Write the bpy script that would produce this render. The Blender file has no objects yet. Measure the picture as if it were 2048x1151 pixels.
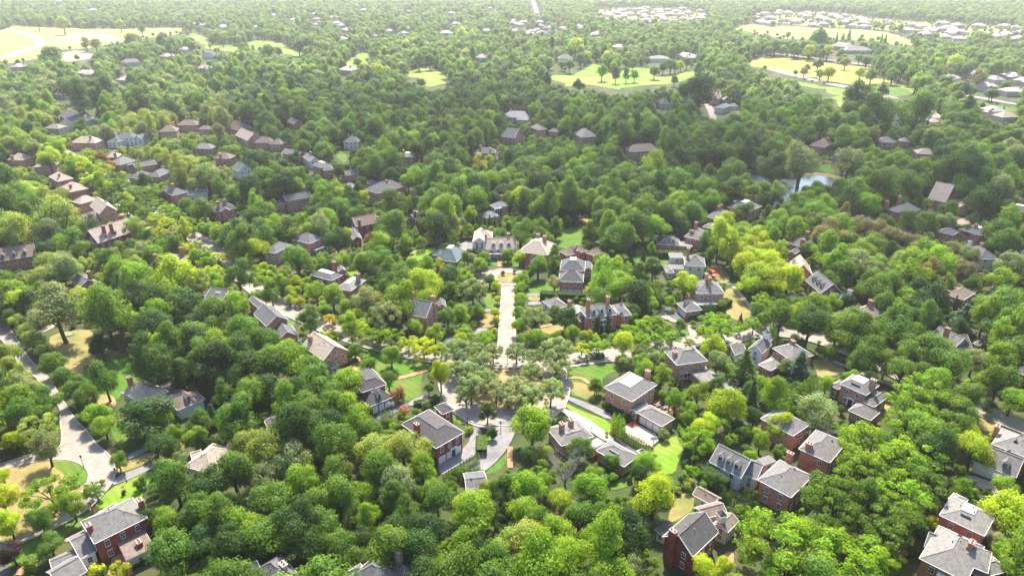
import bpy, bmesh, math, random
import numpy as np
from mathutils import Vector, Matrix
R = math.radians
random.seed(7)
sc = bpy.context.scene
# ---------------------------------------------------------------- camera, sky, sun, exposure
H = 120.0
PITCH = R(25.0)
FPX = 1384.0
cam = bpy.data.objects.new("camera", bpy.data.cameras.new("camera"))
sc.collection.objects.link(cam)
cam.location = (0, 0, H)
cam.rotation_euler = (R(90) - PITCH, 0, 0)
cam.data.sensor_width = 36
cam.data.lens = FPX / 2048 * 36
cam.data.clip_start = 1
cam.data.clip_end = 20000
sc.camera = cam
SUN_EL, SUN_AZ = R(55), R(3)
w = bpy.data.worlds.new("World"); sc.world = w; w.use_nodes = True
nt = w.node_tree
sky = nt.nodes.new("ShaderNodeTexSky"); sky.sky_type = 'NISHITA'; sky.sun_disc = False
sky.sun_elevation = SUN_EL; sky.sun_rotation = SUN_AZ; sky.air_density = 1.0; sky.dust_density = 1.5
bg = nt.nodes["Background"]; bg.inputs[1].default_value = 0.15
nt.links.new(sky.outputs[0], bg.inputs[0])
S = Vector((math.sin(SUN_AZ) * math.cos(SUN_EL), math.cos(SUN_AZ) * math.cos(SUN_EL), math.sin(SUN_EL)))
sl = bpy.data.lights.new("sun", 'SUN'); sl.energy = 5.0; sl.angle = R(0.6); sl.color = (1.0, 0.91, 0.76)
so = bpy.data.objects.new("sun", sl); sc.collection.objects.link(so)
so.rotation_euler = S.to_track_quat('Z', 'Y').to_euler(); so.location = (0, 0, 300)
sc.view_settings.view_transform = 'Standard'; sc.view_settings.look = 'None'
sc.view_settings.exposure = 1.36; sc.view_settings.gamma = 1
sc.render.engine = 'CYCLES'
cy = sc.cycles
cy.max_bounces = 6; cy.diffuse_bounces = 3; cy.glossy_bounces = 2; cy.transmission_bounces = 4
cy.volume_bounces = 0; cy.transparent_max_bounces = 24; cy.caustics_reflective = False; cy.caustics_refractive = False
cy.use_denoising = True
HAZE = 0.00012
# ---------------------------------------------------------------- pixels and ground points
def ray(px, py):
    x = (px - 1024) / FPX; y = (575.5 - py) / FPX
    s, c = math.sin(PITCH), math.cos(PITCH)
    return Vector((x, c + y * s, -s + y * c))
def G(p, z=0.0):
    d = ray(*p); t = (z - H) / d.z
    return Vector((d.x * t, d.y * t, z))
def PR(v):
    s, c = math.sin(PITCH), math.cos(PITCH)
    dz = v[2] - H
    depth = v[1] * c - dz * s
    up = v[1] * s + dz * c
    if depth < 1: return (-9999, -9999)
    return (1024 + FPX * v[0] / depth, 575.5 - FPX * up / depth)
def ppm(v):
    s, c = math.sin(PITCH), math.cos(PITCH)
    return FPX / (v[1] * c - (v[2] - H) * s)
def T(t, u, v):
    if t == 'F': return (u, v)
    if t == 'A': return (860 + u / 5.756, 500 + v / 5.756)
    if t == 'B': return (860 + u / 5.756, 680 + v / 5.756)
    if t == 'C': return (1050 + u / 5.756, 780 + v / 5.756)
    return (512 * int(t[1]) + u / 4, 288 * int(t[0]) + v / 4)
# ---------------------------------------------------------------- materials
def newmat(name):
    m = bpy.data.materials.new(name); m.use_nodes = True
    return m, m.node_tree, m.node_tree.nodes["Principled BSDF"]
def surf(name, c1, c2, scale, rough=0.9, c3=None, scale2=None, bump=0.0, spec=0.2, detail=5, lo=.35, hi=.65, mow=0):
    """two or three colours mixed by noise over the surface, in world metres"""
    m, t, b = newmat(name)
    geo = t.nodes.new("ShaderNodeNewGeometry")
    n = t.nodes.new("ShaderNodeTexNoise"); n.inputs["Scale"].default_value = scale; n.inputs["Detail"].default_value = detail
    n.inputs["Roughness"].default_value = .65
    t.links.new(geo.outputs["Position"], n.inputs["Vector"])
    r = t.nodes.new("ShaderNodeValToRGB")
    r.color_ramp.elements[0].position = lo; r.color_ramp.elements[0].color = (*c1, 1)
    r.color_ramp.elements[1].position = hi; r.color_ramp.elements[1].color = (*c2, 1)
    t.links.new(n.outputs[0], r.inputs[0])
    out = r.outputs[0]
    if c3:
        n2 = t.nodes.new("ShaderNodeTexNoise"); n2.inputs["Scale"].default_value = scale2; n2.inputs["Detail"].default_value = 4
        t.links.new(geo.outputs["Position"], n2.inputs["Vector"])
        mr = t.nodes.new("ShaderNodeMapRange"); mr.inputs[1].default_value = .5; mr.inputs[2].default_value = .68
        t.links.new(n2.outputs[0], mr.inputs[0])
        mx = t.nodes.new("ShaderNodeMix"); mx.data_type = 'RGBA'
        t.links.new(mr.outputs[0], mx.inputs[0]); t.links.new(out, mx.inputs[6]); mx.inputs[7].default_value = (*c3, 1)
        out = mx.outputs[2]
    if mow:                                    # mower bands
        wv = t.nodes.new("ShaderNodeTexWave"); wv.bands_direction = 'DIAGONAL'; wv.inputs["Scale"].default_value = mow; wv.inputs["Distortion"].default_value = .6
        t.links.new(geo.outputs["Position"], wv.inputs["Vector"])
        mr2 = t.nodes.new("ShaderNodeMapRange"); mr2.inputs[1].default_value = .35; mr2.inputs[2].default_value = .65; mr2.inputs[3].default_value = .94; mr2.inputs[4].default_value = 1.05
        t.links.new(wv.outputs[1], mr2.inputs[0])
        m2 = t.nodes.new("ShaderNodeMix"); m2.data_type = 'RGBA'; m2.blend_type = 'MULTIPLY'; m2.inputs[0].default_value = 1
        t.links.new(out, m2.inputs[6]); t.links.new(mr2.outputs[0], m2.inputs[7]); out = m2.outputs[2]
    t.links.new(out, b.inputs["Base Color"])
    b.inputs["Roughness"].default_value = rough
    b.inputs["Specular IOR Level"].default_value = spec
    if bump:
        bp = t.nodes.new("ShaderNodeBump"); bp.inputs["Strength"].default_value = bump; bp.inputs["Distance"].default_value = .1
        t.links.new(n.outputs[0], bp.inputs["Height"]); t.links.new(bp.outputs[0], b.inputs["Normal"])
    return m
def roofmat(name, c, k=1.42):
    """shingle courses, streaks running down the slope and patchy weathering"""
    m, t, b = newmat(name)
    geo = t.nodes.new("ShaderNodeNewGeometry")
    mp = t.nodes.new("ShaderNodeMapping"); mp.inputs["Scale"].default_value = (2.2, 2.2, .25)
    t.links.new(geo.outputs["Position"], mp.inputs[0])
    n1 = t.nodes.new("ShaderNodeTexNoise"); n1.inputs["Scale"].default_value = .55; n1.inputs["Detail"].default_value = 6
    t.links.new(mp.outputs[0], n1.inputs["Vector"])
    wv = t.nodes.new("ShaderNodeTexWave"); wv.bands_direction = 'Z'; wv.inputs["Scale"].default_value = 1.1
    wv.inputs["Distortion"].default_value = .5; wv.inputs["Detail"].default_value = 2
    t.links.new(geo.outputs["Position"], wv.inputs["Vector"])
    n2 = t.nodes.new("ShaderNodeTexNoise"); n2.inputs["Scale"].default_value = 2.6; n2.inputs["Detail"].default_value = 3
    t.links.new(geo.outputs["Position"], n2.inputs["Vector"])
    a = t.nodes.new("ShaderNodeMath"); a.operation = 'MULTIPLY_ADD'; a.inputs[1].default_value = .16
    t.links.new(wv.outputs[1], a.inputs[0]); t.links.new(n1.outputs[0], a.inputs[2])
    a2 = t.nodes.new("ShaderNodeMath"); a2.operation = 'MULTIPLY_ADD'; a2.inputs[1].default_value = .45
    t.links.new(n2.outputs[0], a2.inputs[0]); t.links.new(a.outputs[0], a2.inputs[2])
    r = t.nodes.new("ShaderNodeValToRGB")
    r.color_ramp.elements[0].position = .45; r.color_ramp.elements[0].color = (*[x / k for x in c], 1)
    r.color_ramp.elements[1].position = 1.15; r.color_ramp.elements[1].color = (*[x * k for x in c], 1)
    r.color_ramp.elements[1].position = .95
    t.links.new(a2.outputs[0], r.inputs[0]); t.links.new(r.outputs[0], b.inputs["Base Color"])
    b.inputs["Roughness"].default_value = .85; b.inputs["Specular IOR Level"].default_value = .3
    return m
def brickmat(name, c):
    m, t, b = newmat(name)
    geo = t.nodes.new("ShaderNodeNewGeometry")
    mp = t.nodes.new("ShaderNodeMapping"); mp.inputs["Rotation"].default_value = (R(90), 0, R(20))
    t.links.new(geo.outputs["Position"], mp.inputs[0])
    bt = t.nodes.new("ShaderNodeTexBrick"); bt.inputs["Scale"].default_value = 2.2; bt.inputs["Mortar Size"].default_value = .012
    bt.inputs["Color1"].default_value = (*c, 1); bt.inputs["Color2"].default_value = (c[0] * .72, c[1] * .7, c[2] * .7, 1)
    bt.inputs["Mortar"].default_value = (c[0] * .9 + .05, c[1] * .9 + .07, c[2] * .9 + .07, 1)
    t.links.new(mp.outputs[0], bt.inputs["Vector"])
    n = t.nodes.new("ShaderNodeTexNoise"); n.inputs["Scale"].default_value = .6; n.inputs["Detail"].default_value = 6
    t.links.new(geo.outputs["Position"], n.inputs["Vector"])
    mr = t.nodes.new("ShaderNodeMapRange"); mr.inputs[1].default_value = .3; mr.inputs[2].default_value = .7
    mr.inputs[3].default_value = .75; mr.inputs[4].default_value = 1.2
    t.links.new(n.outputs[0], mr.inputs[0])
    mx = t.nodes.new("ShaderNodeMix"); mx.data_type = 'RGBA'; mx.blend_type = 'MULTIPLY'; mx.inputs[0].default_value = 1
    t.links.new(bt.outputs[0], mx.inputs[6]); t.links.new(mr.outputs[0], mx.inputs[7])
    t.links.new(mx.outputs[2], b.inputs["Base Color"]); b.inputs["Roughness"].default_value = .9
    b.inputs["Specular IOR Level"].default_value = .2
    return m
def leafmat(name, mode):
    m, t, b = newmat(name)
    t.nodes.remove(b)
    if mode == 'obj':
        ci = t.nodes.new("ShaderNodeObjectInfo"); col = ci.outputs["Color"]
    else:
        ci = t.nodes.new("ShaderNodeAttribute"); ci.attribute_type = 'INSTANCER'; ci.attribute_name = 'col'; col = ci.outputs["Color"]
    at = t.nodes.new("ShaderNodeAttribute"); at.attribute_type = 'GEOMETRY'; at.attribute_name = 'v'
    mx = t.nodes.new("ShaderNodeMix"); mx.data_type = 'RGBA'; mx.blend_type = 'MULTIPLY'; mx.inputs[0].default_value = 1
    t.links.new(col, mx.inputs[6]); t.links.new(at.outputs["Color"], mx.inputs[7])
    d = t.nodes.new("ShaderNodeBsdfPrincipled"); d.inputs["Roughness"].default_value = .55; d.inputs["Specular IOR Level"].default_value = .25
    tr = t.nodes.new("ShaderNodeBsdfTranslucent")
    gm = t.nodes.new("ShaderNodeMix"); gm.data_type = 'RGBA'; gm.blend_type = 'MULTIPLY'; gm.inputs[0].default_value = 1
    gm.inputs[7].default_value = (1.5, 1.5, .5, 1)
    t.links.new(mx.outputs[2], d.inputs["Base Color"]); t.links.new(mx.outputs[2], gm.inputs[6]); t.links.new(gm.outputs[2], tr.inputs[0])
    ms = t.nodes.new("ShaderNodeMixShader"); ms.inputs[0].default_value = .5
    t.links.new(d.outputs[0], ms.inputs[1]); t.links.new(tr.outputs[0], ms.inputs[2])
    t.links.new(ms.outputs[0], t.nodes["Material Output"].inputs[0])
    return m
def plain(name, c, rough=.6, metal=0.0, spec=.5):
    return surf(name, tuple(x * .9 for x in c), tuple(min(1, x * 1.08) for x in c), 3.0, rough, spec=spec)
M = {
 'ground': surf('ground', (.03, .045, .014), (.06, .085, .022), .09, c3=(.10, .085, .045), scale2=.045),  # green made darker so gaps between the crowns look shaded
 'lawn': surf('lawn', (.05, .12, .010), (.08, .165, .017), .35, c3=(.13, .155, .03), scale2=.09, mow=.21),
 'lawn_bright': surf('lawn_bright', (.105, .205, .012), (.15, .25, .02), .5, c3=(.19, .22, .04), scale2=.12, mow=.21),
 'dry': surf('dry_grass', (.19, .16, .06), (.28, .215, .085), .3, c3=(.12, .15, .04), scale2=.11),
 'tan': surf('tan_grass', (.24, .18, .085), (.33, .25, .12), .35, c3=(.17, .15, .06), scale2=.1),
 'field': surf('field', (.17, .21, .03), (.26, .26, .06), .03, c3=(.30, .23, .10), scale2=.012),
 'fairway': surf('fairway', (.10, .19, .018), (.17, .255, .03), .03, c3=(.25, .27, .06), scale2=.014, mow=.03),
 'palefield': surf('palefield', (.21, .225, .055), (.30, .28, .10), .025, c3=(.16, .21, .045), scale2=.01),
 'dirt': surf('dirt', (.33, .18, .11), (.43, .27, .18), .06, c3=(.46, .36, .26), scale2=.03),
 'gravel': surf('gravel', (.42, .36, .30), (.52, .45, .38), .1),
 'road': surf('road', (.235, .205, .178), (.31, .275, .24), .5, c3=(.205, .18, .158), scale2=.12, bump=.05),
 'asphalt': surf('asphalt', (.085, .085, .092), (.13, .128, .135), .5, c3=(.16, .155, .155), scale2=.15),
 'greydrive': surf('greydrive', (.17, .165, .17), (.23, .22, .225), .5, c3=(.14, .135, .14), scale2=.15),
 'pinkdrive': surf('pinkdrive', (.32, .25, .22), (.42, .33, .29), .6, c3=(.27, .22, .2), scale2=.2),
 'walk': surf('walk', (.30, .262, .22), (.39, .345, .295), .7, c3=(.3, .26, .22), scale2=.2),
 'palewalk': surf('palewalk', (.36, .32, .275), (.46, .41, .35), .6, c3=(.31, .27, .23), scale2=.15),
 'brickpath': surf('brickpath', (.36, .17, .10), (.48, .25, .16), 1.2, c3=(.3, .15, .1), scale2=.4),
 'kerb': surf('kerb', (.30, .28, .255), (.40, .375, .345), 1.0),
 'mulch': surf('mulch', (.05, .032, .02), (.085, .055, .035), 2.0),
 'bark': surf('bark', (.055, .045, .036), (.11, .09, .07), 3.0),
 'greybark': surf('greybark', (.22, .19, .17), (.33, .29, .26), 3.0),
 'white': surf('white_paint', (.62, .62, .61), (.75, .75, .74), 1.2, rough=.5),
 'wh': surf('white_siding', (.55, .55, .55), (.70, .70, .70), .8, rough=.6),
 'gn': surf('pale_green_siding', (.42, .52, .47), (.50, .60, .55), .8, rough=.6),
 'ta': surf('cream_siding', (.48, .45, .38), (.58, .54, .46), .8, rough=.6),
 'br': brickmat('red_brick', (.50, .195, .125)), 'bo': brickmat('orange_brick', (.60, .275, .165)),
 'bd': brickmat('dark_red_brick', (.31, .075, .055)), 'bp': brickmat('pink_brick', (.46, .25, .19)),
 'g': roofmat('grey_shingle', (.128, .122, .118)), 'd': roofmat('dark_shingle', (.066, .062, .062)),
 't': roofmat('tan_shingle', (.28, .225, .185)), 'n': roofmat('brown_shingle', (.14, .108, .09)),
 's': roofmat('slate_shingle', (.092, .092, .097)), 'l': roofmat('pale_shingle', (.158, .150, .142)),
 'e': roofmat('teal_shingle', (.12, .15, .15)),
 'deckl': surf('light_deck', (.58, .54, .49), (.70, .66, .6), .8), 'deckg': surf('grey_deck', (.22, .21, .215), (.3, .285, .28), .8),
 'glass': None, 'black': plain('black_metal', (.02, .02, .022), .4), 'garage': plain('garage_white', (.68, .68, .68), .5),
 'clay': plain('clay', (.45, .16, .10), .8), 'rubber': plain('rubber', (.02, .02, .02), .8),
 'cap': plain('chimney_cap', (.3, .27, .25), .8), 'red': plain('red_canvas', (.65, .06, .03), .7),
 'farwall': surf('far_wall', (.36, .27, .23), (.58, .48, .44), .012), 'farroof': surf('far_roof', (.26, .23, .23), (.40, .35, .34), .02),
}
m, t, b = newmat('window_glass'); b.inputs["Base Color"].default_value = (.02, .024, .03, 1); b.inputs["Roughness"].default_value = .08
n = t.nodes.new("ShaderNodeTexNoise"); n.inputs["Scale"].default_value = .9
g = t.nodes.new("ShaderNodeNewGeometry"); t.links.new(g.outputs["Position"], n.inputs["Vector"])
r = t.nodes.new("ShaderNodeValToRGB"); r.color_ramp.elements[0].color = (.012, .014, .018, 1); r.color_ramp.elements[1].color = (.16, .16, .17, 1)
r.color_ramp.elements[0].position = .45; r.color_ramp.elements[1].position = .75
t.links.new(n.outputs[0], r.inputs[0]); t.links.new(r.outputs[0], b.inputs["Base Color"])
M['glass'] = m
m, t, b = newmat('pond_water'); b.inputs["Base Color"].default_value = (.10, .13, .12, 1); b.inputs["Roughness"].default_value = .06
n = t.nodes.new("ShaderNodeTexNoise"); n.inputs["Scale"].default_value = .6
g = t.nodes.new("ShaderNodeNewGeometry"); t.links.new(g.outputs["Position"], n.inputs["Vector"])
bp = t.nodes.new("ShaderNodeBump"); bp.inputs["Strength"].default_value = .5; bp.inputs["Distance"].default_value = .12
t.links.new(n.outputs[0], bp.inputs["Height"]); t.links.new(bp.outputs[0], b.inputs["Normal"])
M['water'] = m
m, t, b = newmat('car_paint')
oi = t.nodes.new("ShaderNodeObjectInfo"); t.links.new(oi.outputs["Color"], b.inputs["Base Color"])
b.inputs["Roughness"].default_value = .25; b.inputs["Coat Weight"].default_value = .6
M['paint'] = m
M['leaf'] = leafmat('leaf', 'obj'); M['leafi'] = leafmat('leaf_wood', 'inst')
# ---------------------------------------------------------------- mesh helpers
COL = sc.collection
class MB:
    def __init__(self): self.v = []; self.f = []; self.m = []
    def poly(self, pts, mi=0):
        k = len(self.v); self.v += [tuple(p) for p in pts]; self.f.append(tuple(range(k, k + len(pts)))); self.m.append(mi)
    def hexa(self, b4, t4, mi=0):
        """closed box from four bottom and four top points, both counter-clockwise"""
        k = len(self.v); self.v += [tuple(p) for p in b4] + [tuple(p) for p in t4]
        for q in ((3, 2, 1, 0), (4, 5, 6, 7), (0, 1, 5, 4), (1, 2, 6, 5), (2, 3, 7, 6), (3, 0, 4, 7)):
            self.f.append(tuple(k + i for i in q)); self.m.append(mi)
    def box(self, cx, cy, z0, z1, sx, sy, ang=0, mi=0, taper=1.0):
        ca, sa = math.cos(ang), math.sin(ang)
        def c(k): return [(cx + (x * ca - y * sa) * k, cy + (x * sa + y * ca) * k) for x, y in ((-sx, -sy), (sx, -sy), (sx, sy), (-sx, sy))]
        self.hexa([(*p, z0) for p in c(1)], [(*p, z1) for p in c(taper)], mi)
    def bar(self, p, q, w, h, mi=0):
        p = Vector(p); q = Vector(q); d = (q - p).normalized()
        s = d.cross(Vector((0, 0, 1)))
        s = s.normalized() if s.length > 1e-4 else Vector((1, 0, 0))
        u = s.cross(d).normalized(); s = s * w; u = u * h
        self.hexa([p - s - u, p + s - u, q + s - u, q - s - u], [p - s + u, p + s + u, q + s + u, q - s + u], mi)
    def tube(self, pts, rad, n=6, mi=0):
        k0 = len(self.v)
        for i, p in enumerate(pts):
            p = Vector(p)
            a = Vector(pts[max(i - 1, 0)]); b_ = Vector(pts[min(i + 1, len(pts) - 1)])
            d = (b_ - a).normalized(); s = d.cross(Vector((.3, .9, .1))).normalized(); u = d.cross(s)
            for j in range(n):
                an = 2 * math.pi * j / n
                self.v.append(tuple(p + (s * math.cos(an) + u * math.sin(an)) * rad[i]))
        for i in range(len(pts) - 1):
            for j in range(n):
                a = k0 + i * n + j; b_ = k0 + i * n + (j + 1) % n
                self.f.append((a, b_, b_ + n, a + n)); self.m.append(mi)
        self.f.append(tuple(k0 + (len(pts) - 1) * n + j for j in range(n))); self.m.append(mi)
    def mesh(self, name, mats):
        me = bpy.data.meshes.new(name); me.from_pydata(self.v, [], self.f)
        for m_ in mats: me.materials.append(m_)
        if len(mats) > 1: me.polygons.foreach_set("material_index", self.m)
        me.update(); return me
    def build(self, name, mats, parent=None, loc=None):
        """link as one object; with loc the points are world points and the object stands at loc"""
        if loc is not None:
            l = Vector(loc); self.v = [tuple(Vector(p) - l) for p in self.v]
        return link(name, self.mesh(name, mats), parent, loc if parent is None else None)
def link(name, data, parent=None, loc=None):
    o = bpy.data.objects.new(name, data); COL.objects.link(o)
    if parent: o.parent = parent
    if loc is not None: o.location = loc
    return o
def tag(o, label, cat, group=None, kind=None):
    if label: o['label'] = label
    if cat: o['category'] = cat
    if group: o['group'] = group
    if kind: o['kind'] = kind
    return o
def inpoly(x, y, poly):
    c = False; n_ = len(poly); j = n_ - 1
    for i in range(n_):
        xi, yi = poly[i]; xj, yj = poly[j]
        if (yi > y) != (yj > y) and x < (xj - xi) * (y - yi) / (yj - yi) + xi: c = not c
        j = i
    return c
# maps over the picture: where open ground or a house shows, so that no scattered tree grows in front of it
MW, MH = 1024, 576
KEEP = np.zeros((MH, MW), np.float32); OPEN = np.zeros((MH, MW), bool); CLEAR = np.zeros((MH, MW), bool)
def fill(poly):
    xs = [p[0] / 2 for p in poly]; ys = [p[1] / 2 for p in poly]
    x0, x1 = max(0, int(min(xs))), min(MW - 1, int(max(xs)) + 1); y0, y1 = max(0, int(min(ys))), min(MH - 1, int(max(ys)) + 1)
    if x1 < x0 or y1 < y0: return None
    gx, gy = np.meshgrid(np.arange(x0, x1 + 1) + .5, np.arange(y0, y1 + 1) + .5)
    c = np.zeros(gx.shape, bool); j = len(xs) - 1
    for i in range(len(xs)):
        if ys[i] != ys[j]:
            k = ((ys[i] > gy) != (ys[j] > gy)) & (gx < (xs[j] - xs[i]) * (gy - ys[i]) / (ys[j] - ys[i]) + xs[i])
            c ^= k
        j = i
    return slice(y0, y1 + 1), slice(x0, x1 + 1), c
def mark(poly, dist=1e9, keep=True, open_=True):
    r_ = fill(poly)
    if r_ is None: return
    a, b_, c = r_
    if keep: KEEP[a, b_][c] = np.maximum(KEEP[a, b_][c], dist)
    if open_: OPEN[a, b_][c] = True
def hull(pts):
    pts = sorted(set((round(x, 2), round(y, 2)) for x, y in pts))
    def half(ps):
        h = []
        for p in ps:
            while len(h) > 1 and (h[-1][0] - h[-2][0]) * (p[1] - h[-2][1]) - (h[-1][1] - h[-2][1]) * (p[0] - h[-2][0]) <= 0: h.pop()
            h.append(p)
        return h
    a = half(pts); b_ = half(pts[::-1]); return a[:-1] + b_[:-1]
# ---------------------------------------------------------------- the ground, roads, lawns, water
mb = MB()
for i in range(-8, 8):
    for j in range(-1, 13):
        x, y = i * 900, j * 700
        mb.poly([(x, y, 0), (x + 900, y, 0), (x + 900, y + 700, 0), (x, y + 700, 0)])
tag(mb.build('ground', [M['ground']]), 'grassy woodland floor with tree shade darkened into its colour', None, kind='structure')
LAY = {'lawn': .03, 'field': .03, 'driveway': .14, 'path': .22, 'road': .26, 'pond_water': .04, 'island': .38}
CNT = {}
def zlay(kind):
    CNT[kind] = CNT.get(kind, 0) + 1
    return LAY[kind] + .004 * (CNT[kind] % 22)
def smooth(pts, n=3, closed=True):
    for _ in range(n):
        o = []; L = len(pts)
        for i in range(L if closed else L - 1):
            a, b_ = pts[i], pts[(i + 1) % L]
            o.append(tuple(a[k] * .75 + b_[k] * .25 for k in range(len(a)))); o.append(tuple(a[k] * .25 + b_[k] * .75 for k in range(len(a))))
        if not closed: o = [pts[0]] + o + [pts[-1]]
        pts = o
    return pts
def sheet(kind, mat, tile, pts, name=None, sm=1, keep=True, kerb=False, z=None):
    px = [T(tile, *p) for p in pts]
    if sm: px = smooth(px, sm)
    z = zlay(kind) if z is None else z
    if kind == 'field':                                   # ragged grassy edge
        w0 = [G(p) for p in px]; o_ = []; rr_ = random.Random(len(px) + int(px[0][0]))
        for a, b_ in zip(w0, w0[1:] + w0[:1]):
            n_ = max(1, int((b_ - a).length / 12)); s_ = Vector((-(b_ - a).y, (b_ - a).x, 0)).normalized()
            o_ += [a.lerp(b_, k / n_) + s_ * rr_.gauss(0, 3.2) for k in range(n_)]
        px = [PR(v) for v in o_]
    me = MB(); w_ = [G(p, z) for p in px]; me.poly(w_)
    o = me.build(name or kind, [M[mat]])
    bm = bmesh.new(); bm.from_mesh(o.data); bmesh.ops.triangulate(bm, faces=bm.faces[:]); bm.to_mesh(o.data); bm.free()
    for p in o.data.polygons:
        if p.normal.z < 0: p.flip()
    o['kind'] = 'structure'
    mark(px, keep=keep)
    if name == 'ground_clearing':
        a_, b_, c_ = fill(px); CLEAR[a_, b_][c_] = True
    if kerb: kerbline([(v.x, v.y) for v in w_] + [(w_[0].x, w_[0].y)], z)
    return o
def kerbline(pts, z, wd=.18):
    me = MB()
    for a, b_ in zip(pts, pts[1:]):
        if (a[0] - b_[0]) ** 2 + (a[1] - b_[1]) ** 2 > 1e-4: me.bar((*a, z + .02), (*b_, z + .02), wd, .11)
    me.build('kerb', [M['kerb']])['kind'] = 'structure'
def ribbon(kind, mat, tile, pts, width, name=None, kerb=False, keep=True, world=False):
    c = [G(T(tile, *p)) for p in pts]
    c = [Vector(p) for p in smooth([(v.x, v.y) for v in c], 3, False)]
    L, Rr = [], []
    for i, p in enumerate(c):
        d = (c[min(i + 1, len(c) - 1)] - c[max(i - 1, 0)])
        if d.length < 1e-6: d = Vector((0, 1))
        d.normalize(); n_ = Vector((-d.y, d.x)) * width / 2
        L.append(p + n_); Rr.append(p - n_)
    z = zlay(kind); me = MB()
    for i in range(len(c) - 1):
        q = [(*Rr[i], z), (*Rr[i + 1], z), (*L[i + 1], z), (*L[i], z)]
        me.poly(q); mark([PR(v) for v in q], keep=keep)
    o = me.build(name or kind, [M[mat]]); o['kind'] = 'structure'
    if kerb:
        kerbline([tuple(p) for p in L], z); kerbline([tuple(p) for p in Rr], z)
    return o
# far fields, fairways, bare earth
sheet('field', 'palefield', '00', [(-60, 200), (600, 230), (1060, 230), (1450, 215), (1480, 270), (1200, 300), (960, 340), (640, 400), (330, 390), (300, 480), (-60, 520)])
sheet('field', 'dirt', '00', [(440, 290), (560, 268), (800, 262), (960, 300), (940, 330), (640, 330), (480, 310)], 'dirt')
sheet('field', 'dirt', '00', [(480, 420), (640, 400), (760, 430), (700, 470), (560, 500), (500, 480)], 'dirt')
ribbon('path', 'gravel', '00', [(-60, 250), (150, 255), (280, 290), (330, 350), (280, 380), (140, 420), (60, 460), (-60, 470)], 14, 'track')
ribbon('path', 'gravel', '00', [(330, 350), (480, 350), (640, 340), (760, 330)], 10, 'track')
sheet('field', 'fairway', '00', [(1480, 260), (1640, 280), (1660, 360), (1900, 360), (1960, 420), (1700, 400), (1600, 350)])
sheet('field', 'fairway', '01', [(-60, 320), (200, 330), (260, 390), (440, 430), (400, 470), (250, 430), (-60, 400)])
sheet('field', 'fairway', '01', [(720, 500), (830, 410), (930, 430), (900, 480), (800, 550), (730, 550)])
sheet('field', 'fairway', '01', [(1220, 560), (1300, 545), (1520, 545), (1510, 650), (1400, 700), (1340, 690), (1320, 620), (1240, 620)])
sheet('field', 'fairway', '02', [(120, 590), (350, 600), (460, 600), (600, 540), (620, 490), (690, 480), (700, 600), (1000, 540), (1110, 540), (1100, 620), (1300, 600), (1450, 570), (1640, 550), (1640, 570), (1500, 600), (1300, 670), (1100, 680), (900, 700), (860, 720), (700, 680), (440, 700), (420, 660), (200, 620)])
sheet('field', 'palefield', '02', [(1600, 230), (1840, 240), (2046, 290), (2100, 210), (1860, 190), (1800, 230)])
sheet('field', 'field', '02', [(1870, 490), (2046, 450), (2600, 510), (2900, 550), (2750, 620), (2950, 620), (3250, 720), (3170, 760), (3030, 690), (2770, 690), (2550, 650), (2190, 580), (2046, 540), (1880, 540)])
sheet('field', 'fairway', '03', [(190, 640), (420, 690), (500, 700), (620, 720), (600, 860), (540, 900), (520, 720), (320, 700)])
sheet('field', 'palefield', '03', [(0, 200), (500, 230), (850, 240), (1000, 270), (1200, 350), (1050, 370), (850, 320), (520, 320), (0, 310)])
sheet('field', 'lawn', '03', [(1560, 790), (1960, 860), (1990, 890), (1850, 900), (1650, 830)], 'lawn')
sheet('field', 'lawn', '03', [(860, 640), (1200, 740), (980, 780), (860, 760)], 'lawn')
sheet('field', 'lawn', '00', [(560, 860), (760, 850), (760, 890), (620, 900)], 'lawn')
sheet('field', 'palefield', '02', [(640, 80), (1000, 60), (1550, 80), (1540, 210), (1100, 215), (700, 150)], 'ground_clearing', keep=False)
sheet('field', 'palefield', '03', [(0, 100), (500, 95), (1050, 170), (1900, 210), (2100, 260), (2046, 330), (1500, 340), (1100, 260), (900, 235), (0, 190)], 'ground_clearing', keep=False)
ribbon('road', 'road', 'F', [(1540, 138), (1571, 147), (1640, 164), (1710, 178), (1790, 198)], 13)
ribbon('road', 'road', 'F', [(1540, 106), (1640, 118), (1700, 126), (1756, 133), (1790, 138)], 12)
ribbon('road', 'road', 'F', [(1915, 188), (1960, 196), (2038, 210), (2070, 214)], 9)
ribbon('road', 'gravel', 'F', [(1062, -6), (1068, 8), (1073, 26)], 13)
ribbon('road', 'road', '03', [(1230, 850), (1300, 890), (1360, 945)], 8)
ribbon('driveway', 'road', '02', [(1560, 830), (1600, 900), (1610, 980)], 6)
# pond
o = sheet('pond_water', 'water', 'F', [(1335, 352), (1400, 345), (1536, 350), (1620, 349), (1697, 358), (1702, 368), (1670, 374), (1620, 387), (1580, 400), (1536, 415), (1500, 418), (1440, 390), (1340, 375)], 'pond_water', keep=False)
mark([(1600, 349), (1650, 351), (1697, 360), (1660, 367), (1620, 368)], 1e9, True, True); mark([(1548, 362), (1590, 364), (1600, 378), (1582, 396), (1545, 402)], 1e9, True, True)
sheet('field', 'dry', 'F', [(1560, 346), (1640, 345), (1700, 352), (1700, 358), (1620, 349)], 'bank')
sheet('field', 'lawn', '13', [(420, 160), (520, 150), (600, 210), (500, 225), (420, 215)], 'lawn')
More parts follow.
